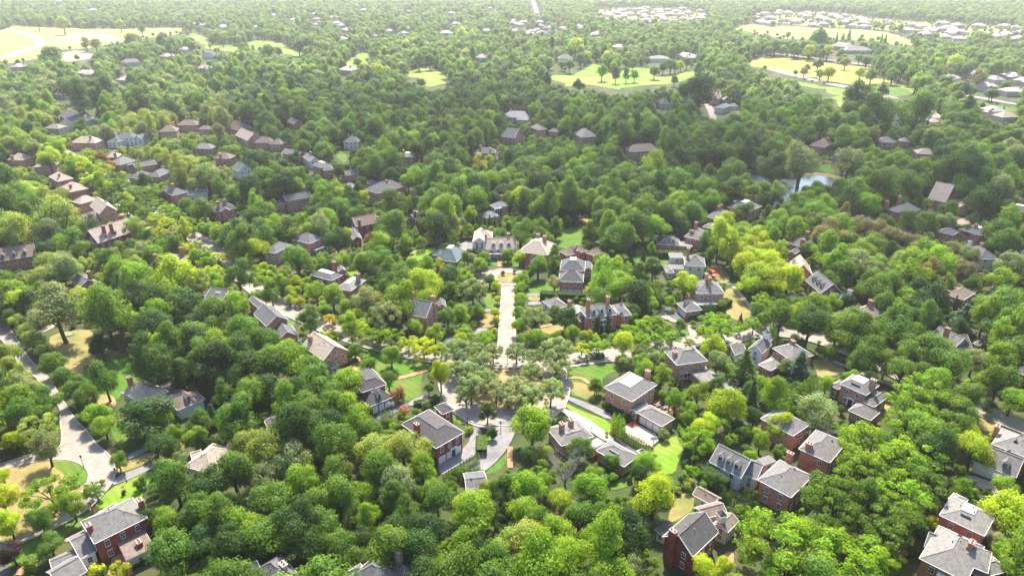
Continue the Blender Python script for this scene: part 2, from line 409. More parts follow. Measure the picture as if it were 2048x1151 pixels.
# lawns
for mat, tile, pts in (
 ('dry', '20', [(370, 400), (490, 350), (640, 330), (740, 330), (780, 480), (760, 580), (640, 640), (760, 700), (960, 640), (1080, 700), (980, 830), (900, 940), (800, 900), (660, 760), (520, 640), (470, 520)]),
 ('lawn', '20', [(640, 640), (900, 520), (1040, 520), (1120, 720), (1000, 800), (940, 900), (830, 950), (700, 770)]),
 ('tan', '20', [(760, 860), (900, 840), (940, 940), (860, 1000), (800, 960)]),
 ('lawn', '20', [(820, 1000), (1000, 980), (1050, 1151), (1000, 1290), (940, 1260)]),
 ('dry', '30', [(1010, 230), (1230, 145), (1250, 185), (1190, 240), (950, 330), (930, 300)]),
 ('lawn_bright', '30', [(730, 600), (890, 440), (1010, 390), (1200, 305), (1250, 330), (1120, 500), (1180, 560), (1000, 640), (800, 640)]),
 ('lawn', '30', [(-20, 1060), (200, 880), (430, 770), (640, 655), (760, 620), (800, 680), (540, 800), (300, 1000), (-20, 1148)]),
 ('lawn', '21', [(780, 480), (1000, 515), (1200, 555), (1410, 598), (1340, 660), (1310, 780), (1330, 860), (1180, 910), (960, 760), (770, 640)]),
 ('lawn', '21', [(100, 130), (330, 240), (290, 330), (200, 250)]),
 ('lawn', '21', [(560, 560), (800, 610), (790, 660), (640, 680)]),
 ('dry', 'B', [(120, 600), (200, 600), (240, 770), (330, 870), (430, 960), (300, 960), (110, 780)]),
 ('lawn', 'B', [(110, 780), (280, 940), (400, 980), (380, 900), (240, 800), (170, 700)]),
 ('tan', 'B', [(700, 285), (1060, 285), (1330, 500), (1380, 640), (1250, 780), (1000, 830), (780, 830), (560, 780), (420, 660), (350, 500), (520, 380)]),
 ('lawn', '22', [(420, 640), (800, 590), (880, 650), (730, 700), (720, 790), (640, 900), (430, 840)]),
 ('dry', '22', [(440, 740), (600, 760), (680, 860), (640, 910), (470, 830)]),
 ('lawn_bright', '22', [(415, 905), (560, 980), (800, 1070), (790, 1160), (730, 1160), (540, 1015), (430, 950)]),
 ('lawn', 'B', [(1310, 890), (1440, 820), (1500, 830), (1360, 910)]),
 ('lawn', 'B', [(1380, 920), (1480, 840), (1550, 870), (1420, 940)]),
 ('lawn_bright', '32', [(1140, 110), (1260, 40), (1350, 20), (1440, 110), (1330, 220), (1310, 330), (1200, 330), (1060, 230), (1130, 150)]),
 ('lawn', '32', [(960, 330), (1010, 250), (1070, 300), (960, 420), (800, 470), (760, 420)]),
 ('dry', '32', [(1340, 480), (1480, 480), (1470, 600), (1300, 720), (1230, 700)]),
 ('lawn', '32', [(1420, 560), (1520, 620), (1440, 680), (1330, 720), (1250, 710)]),
 ('lawn', '32', [(1660, 130), (1870, 150), (1910, 240), (1760, 200)]),
 ('dry', '22', [(1690, 20), (1770, -10), (1920, 180), (1900, 250), (1780, 260), (1700, 180)]),
 ('lawn', '22', [(1290, 350), (1410, 330), (1420, 375), (1330, 380)]),
 ('lawn', '22', [(130, 70), (225, 65), (225, 100), (130, 95)]),
 ('dry', '22', [(215, 310), (420, 290), (390, 380), (260, 360)]),
 ('lawn', 'A', [(1130, 430), (1370, 340), (1500, 400), (1500, 470), (1260, 495), (1120, 495)]),
 ('lawn', 'A', [(620, 450), (790, 480), (800, 650), (640, 670), (620, 560)]),
 ('dry', 'A', [(640, 720), (790, 720), (780, 880), (560, 890), (600, 800)]),
 ('dry', 'A', [(1120, 530), (1270, 530), (1270, 580), (1130, 580)]),
 ('lawn', 'A', [(700, 100), (1140, 100), (1100, 205), (900, 190), (720, 185)]),
 ('lawn_bright', '11', [(1180, 950), (1240, 850), (1420, 820), (1440, 860), (1250, 960)]),
 ('lawn_bright', '11', [(720, 990), (780, 980), (860, 1060), (790, 1080), (730, 1030)]),
 ('lawn', '11', [(620, 60), (710, 60), (740, 140), (680, 150)]),
 ('lawn', '11', [(60, 520), (130, 520), (120, 590), (80, 590)]),
 ('lawn_bright', '10', [(1150, 660), (1200, 655), (1260, 700), (1230, 740), (1170, 700)]),
 ('lawn_bright', '10', [(-20, 1080), (70, 1070), (20, 1151), (-20, 1151)]),
 ('lawn', '10', [(660, 720), (740, 700), (730, 750), (680, 760)]),
 ('lawn', '10', [(800, 400), (870, 420), (960, 520), (1030, 560), (980, 580), (900, 500)]),
 ('lawn', '12', [(0, 710), (150, 700), (170, 760), (90, 790), (0, 800)]),
 ('lawn', '12', [(400, 680), (560, 640), (560, 780), (500, 840), (380, 830), (340, 780)]),
 ('dry', '12', [(560, 560), (640, 560), (600, 640), (560, 650)]),
 ('lawn', '12', [(990, 820), (1050, 800), (1090, 920), (1260, 920), (1220, 990), (990, 1000)]),
 ('dry', '12', [(1570, 950), (1640, 960), (1750, 1050), (1730, 1110), (1640, 1110)]),
 ('dry', '23', [(330, 560), (520, 580), (640, 660), (560, 690), (400, 720), (380, 640)]),
 ('dry', '23', [(890, 800), (1000, 850), (1100, 860), (980, 940), (900, 1060), (880, 1100), (860, 1090)]),
 ('lawn', '23', [(380, 870), (560, 900), (560, 930), (400, 950)]),
 ('dry', '23', [(1640, 1030), (1740, 1040), (1900, 1120), (1760, 1150), (1660, 1110)]),
 ('lawn', '33', [(860, 980), (1000, 960), (1080, 1010), (1040, 1148), (900, 1148)]),
 ('lawn', '33', [(1060, 830), (1160, 790), (1200, 850), (1120, 900), (1040, 900)]),
 ('lawn', '31', [(1830, 310), (1960, 210), (2016, 150), (2010, 230), (1940, 310), (1850, 340)]),
 ('lawn', '31', [(1800, 0), (1990, -30), (1960, 60), (1890, 150), (1830, 190)]),
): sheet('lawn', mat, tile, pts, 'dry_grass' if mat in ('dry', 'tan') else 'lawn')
# driveways and yards
for mat, tile, pts in (
 ('greydrive', '30', [(885, 430), (920, 350), (1190, 255), (1330, 185), (1350, 215), (1200, 300), (1010, 385)]),
 ('asphalt', '30', [(1190, 255), (1330, 185), (1350, 215), (1200, 300)]),
 ('greydrive', '30', [(1010, 180), (1200, 100), (1215, 130), (1030, 225)]),
 ('brickpath', '30', [(900, 985), (970, 950), (1040, 1060), (1080, 1150), (850, 1150), (880, 1080)]),
 ('brickpath', '30', [(500, 860), (610, 800), (640, 830), (540, 880)]),
 ('brickpath', '30', [(690, 605), (760, 595), (790, 620), (740, 640)]),
 ('brickpath', '30', [(90, 1130), (280, 1010), (320, 1040), (220, 1150)]),
 ('asphalt', '30', [(-20, 1050), (40, 1040), (100, 1090), (60, 1160), (-20, 1160)]),
 ('greydrive', 'F', [(942, 850), (962, 856), (963, 868), (960, 905), (902, 938), (880, 952), (874, 924), (912, 905), (935, 889), (943, 866)]),
 ('greydrive', '21', [(1200, 915), (1370, 838), (1400, 868), (1250, 948)]),
 ('asphalt', '21', [(940, 1010), (1090, 935), (1200, 910), (1240, 945), (1100, 1000), (1000, 1075)]),
 ('asphalt', '21', [(270, 460), (345, 400), (420, 440), (330, 500)]),
 ('asphalt', '21', [(1490, 400), (1560, 370), (1600, 420), (1530, 470)]),
 ('greydrive', '21', [(1730, 340), (1850, 310), (1850, 340), (1740, 370)]),
 ('greydrive', '21', [(1830, 165), (1960, 165), (1960, 190), (1830, 190)]),
 ('greydrive', '22', [(430, 850), (640, 930), (800, 1005), (790, 1060), (600, 965), (420, 880)]),
 ('pinkdrive', '22', [(905, 1085), (990, 1075), (1200, 1190), (1100, 1280), (900, 1170)]),
 ('palewalk', '22', [(335, 935), (400, 955), (560, 1010), (760, 1151), (830, 1220), (760, 1230), (640, 1151), (480, 1050), (420, 1000)]),
 ('pinkdrive', '22', [(1150, 195), (1290, 182), (1400, 240), (1350, 270), (1280, 272), (1180, 222)]),
 ('asphalt', '22', [(1230, 190), (1310, 195), (1400, 240), (1350, 268), (1270, 240)]),
 ('road', '22', [(1400, 290), (1440, 300), (1490, 380), (1470, 410), (1420, 380)]),
 ('greydrive', '22', [(1560, 640), (1680, 700), (1850, 800), (1800, 850), (1690, 790), (1560, 730)]),
 ('pinkdrive', '22', [(1870, 480), (1960, 500), (2046, 580), (2046, 680), (1960, 640), (1890, 570)]),
 ('brickpath', '22', [(1120, 930), (1200, 900), (1290, 960), (1240, 1000), (1150, 970)]),
 ('greydrive', 'A', [(1120, 495), (1270, 495), (1270, 530), (1110, 530)]),
 ('greydrive', 'A', [(1130, 590), (1280, 585), (1290, 625), (1135, 635)]),
 ('greydrive', 'A', [(500, 930), (570, 890), (620, 900), (540, 970), (480, 975)]),
 ('greydrive', 'A', [(640, 668), (700, 672), (690, 712), (640, 710)]),
 ('greydrive', 'A', [(420, -60), (480, 0), (540, 90), (500, 120), (430, 70), (330, 20), (300, -60)]),
 ('greydrive', '11', [(1600, 820), (1720, 750), (1740, 830), (1700, 870), (1760, 920), (1740, 935), (1660, 880)]),
 ('road', '10', [(1000, 290), (1090, 275), (1110, 295), (1020, 305)]),
 ('greydrive', '10', [(880, 620), (1080, 590), (1110, 605), (900, 650)]),
 ('greydrive', '11', [(720, 300), (790, 320), (800, 360), (740, 350)]),
 ('greydrive', '32', [(1380, -5), (1430, 0), (1500, 60), (1480, 60)]),
 ('pinkdrive', '32', [(900, -20), (1000, 0), (1110, 70), (1140, 130), (1100, 100)]),
 ('asphalt', '32', [(790, 20), (850, 50), (1000, 150), (1090, 170), (1040, 180), (960, 160)]),
 ('brickpath', '32', [(1620, 1040), (1720, 950), (1780, 960), (1770, 1060), (1650, 1090)]),
 ('greydrive', '32', [(1440, 340), (1500, 350), (1520, 410), (1460, 400)]),
 ('asphalt', '32', [(1720, 420), (1790, 430), (1800, 480), (1900, 520), (1880, 560), (1740, 480)]),
 ('pinkdrive', '33', [(1560, 330), (1700, 360), (1900, 440), (1960, 490), (1900, 540), (1800, 520), (1640, 400)]),
 ('road', '33', [(80, 1160), (200, 1110), (330, 1080), (440, 1050), (430, 1160)]),
 ('road', '23', [(1700, 90), (1830, 0), (1900, -20), (1830, 60), (1760, 110)]),
 ('greydrive', '23', [(1800, 1000), (2060, 1090), (2060, 1150), (1900, 1080), (1780, 1030)]),
 ('pinkdrive', '13', [(1500, 600), (1620, 590), (1640, 640), (1520, 650)]),
): sheet('driveway', mat, tile, pts, 'driveway' if mat not in ('brickpath', 'palewalk') else 'path')
# streets
sheet('road', 'road', '20', [(-40, 230), (45, 265), (110, 370), (180, 470), (230, 560), (310, 640), (400, 720), (470, 850), (540, 950), (600, 1050), (710, 1151), (760, 1242), (880, 1332), (930, 1440), (920, 1512), (880, 1582), (830, 1642), (760, 1722), (640, 1812), (430, 1922), (200, 2022), (-60, 2152), (-60, 1900), (-60, 1420), (60, 1390), (230, 1330), (480, 1290), (500, 1200), (480, 1060), (490, 960), (400, 850), (340, 780), (270, 690), (200, 650), (150, 610), (120, 530), (80, 480), (0, 400), (-40, 380)], sm=2, kerb=True)
sheet('island', 'dry', '30', [(-40, 300), (60, 285), (230, 245), (450, 208), (600, 228), (690, 280), (715, 340), (700, 410), (650, 490), (560, 600), (430, 720), (200, 830), (-40, 930)], 'lawn', sm=2, kerb=True)
sheet('island', 'lawn', '30', [(400, 225), (600, 232), (690, 285), (710, 340), (690, 410), (600, 440), (520, 330), (440, 290)], 'lawn', sm=2)
R1 = [(120, 300), (170, 330), (205, 355), (262, 395), (330, 440), (385, 473), (430, 500), (470, 532), (500, 570), (560, 612), (650, 655), (720, 680), (800, 702), (870, 716), (940, 722), (1014, 726), (1090, 722), (1170, 712), (1274, 703), (1340, 692), (1400, 680), (1460, 674), (1540, 660), (1640, 676), (1750, 725), (1850, 775), (1980, 828), (2080, 868)]
ribbon('road', 'road', 'F', R1, 7.5, kerb=True, keep=False)
mark([(792, 686), (835, 698), (872, 708), (872, 722), (820, 708)]); mark([(975, 716), (1050, 716), (1035, 732), (990, 732)])
mark([(1325, 690), (1396, 668), (1420, 672), (1400, 685), (1340, 699)]); mark([(1450, 674), (1530, 655), (1534, 664), (1470, 682)])
mark([(372, 462), (395, 472), (410, 480), (440, 497), (425, 500), (385, 480)]); mark([(455, 520), (475, 522), (490, 550), (470, 545)])
sheet('road', 'road', 'F', [(1002, 569), (1003, 590), (1001, 611), (999, 639), (997, 667), (996, 690), (986, 712), (975, 726), (1050, 726), (1040, 710), (1031, 684), (1031, 660), (1028, 620), (1028, 590), (1027, 568)], sm=1, kerb=True)
sheet('road', 'road', 'F', [(1016 + 40 * math.cos(a * R(15)), 553 + 18 * math.sin(a * R(15))) for a in range(24)], sm=0, kerb=True)
sheet('island', 'dry', 'F', [(1016.5 + 24 * math.cos(a * R(15)), 554.5 + 9.5 * math.sin(a * R(15))) for a in range(24)], 'lawn', sm=0, kerb=True)
ribbon('driveway', 'road', 'A', [(690, 230), (610, 290), (595, 350), (640, 420)], 3.5, 'driveway')
ribbon('road', 'road', 'F', [(915, 722), (905, 740), (900, 763), (910, 791), (926, 815), (950, 829), (982, 836), (1013, 836), (1042, 833), (1077, 824), (1103, 812), (1112, 791), (1115, 767), (1107, 741), (1100, 723)], 8, kerb=True)
ribbon('road', 'greydrive', 'F', [(1015, 842), (1016, 856), (1009, 868), (1002, 884), (985, 908), (960, 931), (940, 942)], 5.5, 'driveway')
# pavements and paths
for mat, tile, pts, wd in (
 ('walk', 'F', [(896, 776), (902, 812), (916, 829), (933, 840), (950, 848), (978, 856), (1012, 858)], 1.7),
 ('walk', '21', [(150, 130), (330, 240), (480, 330), (620, 395), (760, 440), (1000, 510), (1200, 555), (1410, 597)], 1.5),
 ('brickpath', '21', [(1130, 725), (1240, 700), (1370, 655)], 1.7), ('brickpath', '21', [(770, 620), (800, 600), (830, 580), (800, 560)], 1.6),
 ('brickpath', '21', [(770, 620), (800, 665)], 1.6), ('walk', '22', [(470, 625), (620, 605), (820, 578)], 1.5),
 ('walk', '22', [(400, 672), (410, 760), (420, 860), (405, 960)], 2.0), ('brickpath', '22', [(375, 722), (530, 716), (580, 735), (620, 765)], 1.5),
 ('walk', 'B', [(1370, 915), (1430, 860), (1500, 800)], 1.8), ('walk', '22', [(1770, -10), (1850, 80), (1920, 175)], 1.6),
 ('walk', '22', [(1700, 470), (1800, 430), (2000, 385), (2060, 370)], 1.5), ('brickpath', '22', [(220, 315), (320, 295)], 1.5),
 ('walk', '23', [(520, 588), (700, 660), (880, 740), (1000, 785), (1130, 835)], 1.8), ('brickpath', 'A', [(800, 105), (812, 195)], 2.2),
 ('brickpath', 'A', [(1190, 140), (1130, 190), (1100, 215)], 1.6), ('walk', '10', [(860, 420), (960, 500), (1060, 580), (1180, 650)], 1.5),
 ('brickpath', '10', [(970, 560), (1020, 600)], 1.6), ('brickpath', '31', [(2035, 120), (2030, 200), (2035, 290)], 1.4),
 ('walk', '10', [(1740, 1010), (1830, 1060), (1900, 1110)], 1.5), ('walk', '20', [(300, 360), (390, 320), (620, 180), (700, 130)], 3.5),
 ('palewalk', '20', [(500, 385), (580, 372)], 1.0), ('brickpath', '33', [(1050, 940), (1120, 980)], 1.6), ('walk', '23', [(1240, 680), (1300, 660)], 2),
): ribbon('path', mat, tile, pts, wd, 'path')
# ---------------------------------------------------------------- houses
FOOT = []          # footprints, for the tree scatter
LAND = []          # (reference phrase, centre) for naming the trees that stand round a house
CAMV = Vector((0, 0, H))
_win = {}
def winmesh(w_, h_, full):
    k = (w_, h_, full)
    if k not in _win:
        f = MB(); t_ = .075
        x, z = w_ / 2, h_ / 2
        f.box(0, 0, -z - .08, -z + t_, x + .03, .10); f.box(0, 0, z - t_, z + .12, x + .02, .09)
        for s in (-1, 1): f.box(s * (x - t_ / 2), 0, -z + t_, z - t_, t_ / 2, .08)
        f.box(0, 0, -.03, .03, x - t_, .06); f.box(0, .005, -z + t_, z - t_, .025, .045)
        p = MB(); p.poly([(-x, -.03, -z), (x, -.03, -z), (x, -.03, z), (-x, -.03, z)])
        _win[k] = (f.mesh('window', [M['white']]), p.mesh('pane', [M['glass']]))
    return _win[k]
def place_window(root, o, pos, nrm, w_, h_):
    """pos in world; the window looks along nrm"""
    fm, pm = winmesh(w_, h_, 1)
    wdw = link('window', fm, root); wdw.location = pos - o
    wdw.rotation_euler = (0, 0, math.atan2(nrm.x, -nrm.y))
    link('pane', pm, wdw)
def rect(tile, A, B, C, ze):
    b_ = G(T(tile, *B), ze); b_ = Vector((b_.x, b_.y))
    a = c = None
    if not isinstance(A, (int, float)): a = G(T(tile, *A), ze).xy - b_
    if not isinstance(C, (int, float)): c = G(T(tile, *C), ze).xy - b_
    def perp(v, ln):
        p = Vector((-v.y, v.x)).normalized()
        if p.dot(b_) < 0: p = -p
        return p * ln
    if a is None: a = perp(c, A)
    elif c is None: c = perp(a, C)
    else:
        if a.length >= c.length:
            u = a.normalized(); c = c - u * c.dot(u)
        else:
            u = c.normalized(); a = a - u * a.dot(u)
    return b_, a, c                      # corner and the two edges towards A and C
class Mass:
    def __init__(s, tile, A, B, C, ze, kind='h', pitch=32, fr=.42, wall=None, roof=None, deck='deckl'):
        s.b, s.a, s.c = rect(tile, A, B, C, ze); s.ze = ze; s.kind = kind; s.fr = fr; s.wall = wall; s.roof = roof; s.deck = deck
        s.la, s.lc = s.a.length, s.c.length; s.ua, s.uc = s.a / s.la, s.c / s.lc
        if kind == 'gr': sp = s.la / 2
        elif kind == 'gl': sp = s.lc / 2
        else: sp = min(s.la, s.lc) / 2
        s.rise = sp * math.tan(R(pitch))
        if kind == 'd': s.rise *= (1 - fr)
        if kind == 'f': s.rise = .25
    def at(s, i, j, z):                  # i metres towards A, j metres towards C
        p = s.b + s.ua * i + s.uc * j; return Vector((p.x, p.y, z))
    def fr_at(s, fi, fj, z): return s.at(fi * s.la, fj * s.lc, z)
    def centre(s): return s.fr_at(.5, .5, 0)
    def inside(s, p, m_=0):
        d = p.xy - s.b; i, j = d.dot(s.ua), d.dot(s.uc)
        return m_ < i < s.la - m_ and m_ < j < s.lc - m_
    def corners(s, z): return [s.at(0, 0, z), s.at(s.la, 0, z), s.at(s.la, s.lc, z), s.at(0, s.lc, z)]
    def roofz(s, p):
        d = p.xy - s.b; i, j = d.dot(s.ua), d.dot(s.uc)
        e1, e2 = min(i, s.la - i), min(j, s.lc - j)
        if s.kind == 'gl': return s.ze + s.rise * min(1, max(0, e2 / (s.lc / 2)))
        if s.kind == 'gr': return s.ze + s.rise * min(1, max(0, e1 / (s.la / 2)))
        if s.kind == 'f': return s.ze + s.rise
        hm = min(s.la, s.lc) / 2 * (1 - s.fr if s.kind == 'd' else 1)
        return s.ze + s.rise * min(1, max(0, min(e1, e2) / hm))
    def side(s, n_):                     # 0: B-A, 1: B-C, 2: A-D, 3: C-D -> start, direction, length, outward normal
        if n_ == 0: p, d, l, o = s.at(0, 0, 0), s.ua, s.la, -s.uc
        elif n_ == 1: p, d, l, o = s.at(0, 0, 0), s.uc, s.lc, -s.ua
        elif n_ == 2: p, d, l, o = s.at(s.la, 0, 0), s.uc, s.lc, s.ua
        else: p, d, l, o = s.at(0, s.lc, 0), s.ua, s.la, s.uc
        return p, Vector((d.x, d.y, 0)), l, Vector((o.x, o.y, 0))
    def top_points(s):
        z = s.ze + s.rise
        if s.kind == 'gl': return [s.fr_at(0, .5, z), s.fr_at(1, .5, z)]
        if s.kind == 'gr': return [s.fr_at(.5, 0, z), s.fr_at(.5, 1, z)]
        if s.kind in 'df': return [s.fr_at(x, y, z) for x in (.3, .7) for y in (.3, .7)]
        if s.la >= s.lc: r_ = s.lc / 2; return [s.at(r_, s.lc / 2, z), s.at(s.la - r_, s.lc / 2, z)]
        r_ = s.la / 2; return [s.at(s.la / 2, r_, z), s.at(s.la / 2, s.lc - r_, z)]
    def build(s, wl, rf, tr, dk):
        OV = .42; z = s.ze
        la, lc = s.la, s.lc
        def w_(i, j, zz): return s.at(min(max(i, OV), la - OV), min(max(j, OV), lc - OV), zz)
        wb = [w_(0, 0, 0), w_(la, 0, 0), w_(la, lc, 0), w_(0, lc, 0)]
        wt = [Vector((p.x, p.y, z - .02)) for p in wb]
        wl.hexa(wb, wt)
        e = s.corners(z)
        zt = z + s.rise
        def ring(x0, x1, y0, y1, za, zb, wd, mb_):
            for (p, q) in (((x0, y0), (x1, y0)), ((x0, y1), (x1, y1))):
                mb_.hexa([s.at(p[0], p[1] - wd, za), s.at(q[0], q[1] - wd, za), s.at(q[0], q[1] + wd, za), s.at(p[0], p[1] + wd, za)],
                         [s.at(p[0], p[1] - wd, zb), s.at(q[0], q[1] - wd, zb), s.at(q[0], q[1] + wd, zb), s.at(p[0], p[1] + wd, zb)])
            for (p, q) in (((x0, y0), (x0, y1)), ((x1, y0), (x1, y1))):
                mb_.hexa([s.at(p[0] - wd, p[1] + wd + .003, za), s.at(q[0] - wd, q[1] - wd - .003, za), s.at(q[0] + wd, q[1] - wd - .003, za), s.at(p[0] + wd, p[1] + wd + .003, za)],
                         [s.at(p[0] - wd, p[1] + wd + .003, zb), s.at(q[0] - wd, q[1] - wd - .003, zb), s.at(q[0] + wd, q[1] - wd - .003, zb), s.at(p[0] + wd, p[1] + wd + .003, zb)])
        if s.kind in 'hdf':
            ring(-.02, la + .02, -.02, lc + .02, z - .17, z + .01, .055, tr)
            rf.poly([v - Vector((0, 0, .05)) for v in e][::1])
        if s.kind == 'h':
            if la >= lc:
                r_ = lc / 2; p, q = s.at(r_, lc / 2, zt), s.at(la - r_, lc / 2, zt)
                rf.poly([e[0], e[1], q, p]); rf.poly([e[2], e[3], p, q]); rf.poly([e[3], e[0], p]); rf.poly([e[1], e[2], q])
            else:
                r_ = la / 2; p, q = s.at(la / 2, r_, zt), s.at(la / 2, lc - r_, zt)
                rf.poly([e[3], e[0], p, q]); rf.poly([e[1], e[2], q, p]); rf.poly([e[0], e[1], p]); rf.poly([e[2], e[3], q])
            # ridge caps
            rf.bar(p, q, .14, .05)
            if la >= lc: hips = ((e[0], p), (e[3], p), (e[1], q), (e[2], q))
            else: hips = ((e[0], p), (e[1], p), (e[2], q), (e[3], q))
            for a_, b_ in hips: rf.bar(a_ + (b_ - a_) * .02, b_, .10, .035)
        elif s.kind == 'd':
            hm = min(la, lc) / 2 * (1 - s.fr)
            t_ = [s.at(hm, hm, zt), s.at(la - hm, hm, zt), s.at(la - hm, lc - hm, zt), s.at(hm, lc - hm, zt)]
            for i in range(4): rf.poly([e[i], e[(i + 1) % 4], t_[(i + 1) % 4], t_[i]])
            for i in range(4): rf.bar(e[i] + (t_[i] - e[i]) * .02, t_[i], .10, .035)
            up = Vector((0, 0, .16)); dk.hexa([v - up for v in t_], [v + up for v in t_])
        elif s.kind == 'f':
            rf.hexa([v + Vector((0, 0, .03)) for v in e], [v + Vector((0, 0, .2)) for v in e])
        else:
            gl = s.kind == 'gl'
            def P(al, ac, zz): return s.at(al, ac, zz) if gl else s.at(ac, al, zz)
            L, W = (la, lc) if gl else (lc, la)     # ridge runs along L
            ap = zt - .12
            for x in (OV, L - OV):
                k = 1 if x == OV else -1
                a1, a2, a3 = P(x, OV, z - .03), P(x, W - OV, z - .03), P(x, W / 2, ap - .2)
                b1, b2, b3 = P(x + k * .3, OV, z - .03), P(x + k * .3, W - OV, z - .03), P(x + k * .3, W / 2, ap - .2)
                wl.poly([a1, a2, a3]); wl.poly([b2, b1, b3])
            up = Vector((0, 0, .17))
            for w0 in (0, W):
                q = [P(0, w0, z), P(L, w0, z), P(L, W / 2, zt), P(0, W / 2, zt)]
                rf.hexa([v - up for v in q], q)
                sgn = -1 if w0 == 0 else 1
                tr.bar(P(.1, w0 + sgn * .06, z - .12), P(L - .1, w0 + sgn * .06, z - .12), .04, .08)
                for x in (-.05, L + .05):
                    tr.bar(P(x, w0, z - .1), P(x, W / 2, zt - .1), .055, .12)
            rf.bar(P(.05, W / 2, zt + .01), P(L - .05, W / 2, zt + .01), .15, .05)
MASSES = []
def house(label, ref, wall, roof, tile, masses, ch=(), dorm=(), gar=(), door=(), vents=(), win=1, name='house', cat='house', cupola=(), keep=1, bays=(), porch=(), detail=2, step=3.0, group=None):
    ms = []
    for m_ in masses:
        kw = m_[-1] if isinstance(m_[-1], dict) else {}
        ms.append(Mass(tile, *[x for x in m_ if not isinstance(x, dict)], **kw))
    c0 = ms[0].centre(); o = Vector((c0.x, c0.y, 0))
    root = link(name, None, None, o); tag(root, label, cat, group)
    dist = (o - CAMV).length
    byw, byr, dks = {}, {}, {}
    tr = MB(); decks = {}
    for m_ in ms:
        wl = byw.setdefault(m_.wall or wall, MB()); rf = byr.setdefault(m_.roof or roof, MB()); dk = decks.setdefault(m_.deck, MB())
        m_.build(wl, rf, tr, dk)
        FOOT.append(m_)
        top = [PR(p) for p in m_.corners(m_.ze)] + [PR(p) for p in m_.top_points()]
        low = [PR(p) for p in m_.corners(m_.ze * (.25 if o.y < 300 else .5))]
        if keep: mark(hull(top + low), (m_.centre() - CAMV).length + 2, True, False)
    def local(mb_): mb_.v = [tuple(Vector(p) - o) for p in mb_.v]
    roofo = None
    for k, mb_ in byw.items(): local(mb_); link('wall', mb_.mesh('wall', [M[k]]), root)
    for k, mb_ in byr.items():
        local(mb_); r_ = link('roof', mb_.mesh('roof', [M[k]]), root); roofo = roofo or r_
    local(tr); link('eave_trim', tr.mesh('eave_trim', [M['white']]), root)
    for k, mb_ in decks.items():
        if mb_.v: local(mb_); link('roof_deck', mb_.mesh('roof_deck', [M[k]]), roofo)
    # chimneys, by the pixel of the top
    for cc in ch:
        u, v, zt = cc[:3]; ext = len(cc) > 3 and 'x' in cc[3]; mk = 'wh' if len(cc) > 3 and 'w' in cc[3] else (wall if wall[0] == 'b' else 'br')
        p = G(T(tile, u, v), zt); ang = math.atan2(ms[0].ua.y, ms[0].ua.x)
        s1, s2 = (.8, .48) if not ext else (.8, .52)
        cm = MB(); cm.box(p.x - o.x, p.y - o.y, 0 if ext else ms[0].ze - 1, zt - .25, s1, s2, ang)
        if ext: cm.box(p.x - o.x, p.y - o.y, 0, ms[0].ze * .55, s1 * 1.35, s2 * 1.1, ang)
        cm.box(p.x - o.x, p.y - o.y, zt - .25, zt - .1, s1 + .12, s2 + .12, ang)
        co = link('chimney', cm.mesh('chimney', [M[mk]]), root)
        cp = MB(); cp.box(p.x - o.x, p.y - o.y, zt - .1, zt + .0, s1 + .02, s2 + .02, ang)
        link('cap', cp.mesh('cap', [M['cap']]), co)
        if dist < 420:
            ca = Vector((math.cos(ang), math.sin(ang), 0))
            for k in (-.4, .4):
                q = p - o + ca * k; pt = MB(); pt.tube([(q.x, q.y, zt + .02), (q.x, q.y, zt + .45)], [.2, .15], 8)
                link('flue_pot', pt.mesh('flue_pot', [M['clay']]), co)
    # windows on every side that can be seen from about the camera's place
    gsides = {(g_[0], g_[1]): g_[2] for g_ in gar}
    for mi, m_ in enumerate(ms):
        if not win: break
        for sd in range(4):
            p, d, l, nr = m_.side(sd)
            mid = p + d * l / 2
            if nr.dot((CAMV - mid).normalized()) < -.12 or l < 2.2: continue
            rows = [1.55] if m_.ze < 4.4 else [1.6, 4.45]
            if m_.kind == ('gl' if sd in (1, 2) else 'gr') and m_.rise > 3.2: rows.append(m_.ze + .8)
            for ri, rz in enumerate(rows):
                if rz + 1 > m_.ze and ri < 2 and m_.ze > 2.9: rz = m_.ze - 1.15
                if (mi, sd) in gsides and ri == 0: continue
                l2 = l - 1.6 if rz < m_.ze else 1.2
                n_ = max(1, int(round(l2 / (step if sd % 3 else step * 1.25))))
                for k in range(n_):
                    q = p + d * (.8 + l2 * (k + .5) / n_) if rz < m_.ze else mid
                    if rz >= m_.ze and k: break
                    q = q - nr * .42 + nr * .045; q.z = rz
                    if any(mm is not m_ and mm.inside(q + nr * .3, -.2) and rz < mm.ze + 1 for mm in ms): continue
                    if (mi, sd) in [d_[:2] for d_ in door] and ri == 0 and abs((q - mid).dot(d)) < 1.3: continue
                    if any((q - (G(T(tile, c_[0], c_[1]), c_[2]))).xy.length < 1.5 for c_ in ch if len(c_) > 3 and 'x' in c_[3]): continue
                    place_window(root, o, q, nr, 1.05, 1.55 if rz < m_.ze else 1.2)
    for (mi, sd, n_) in gar:
        m_ = ms[mi]; p, d, l, nr = m_.side(sd); gw = min(2.7, (l - 1.6) / n_ - .35)
        for k in range(n_):
            q = p + d * (.8 + (l - 1.6) * (k + .5) / n_) - nr * .42
            gm = MB(); ang = math.atan2(d.y, d.x); q = q - o
            gm.box(q.x + nr.x * .02, q.y + nr.y * .02, .03, 2.35, gw / 2, .05, ang)
            for t_ in (.6, 1.15, 1.7): gm.box(q.x + nr.x * .075, q.y + nr.y * .075, t_, t_ + .4, gw / 2 - .2, .012, ang)
            link('garage_door', gm.mesh('garage_door', [M['garage']]), root)
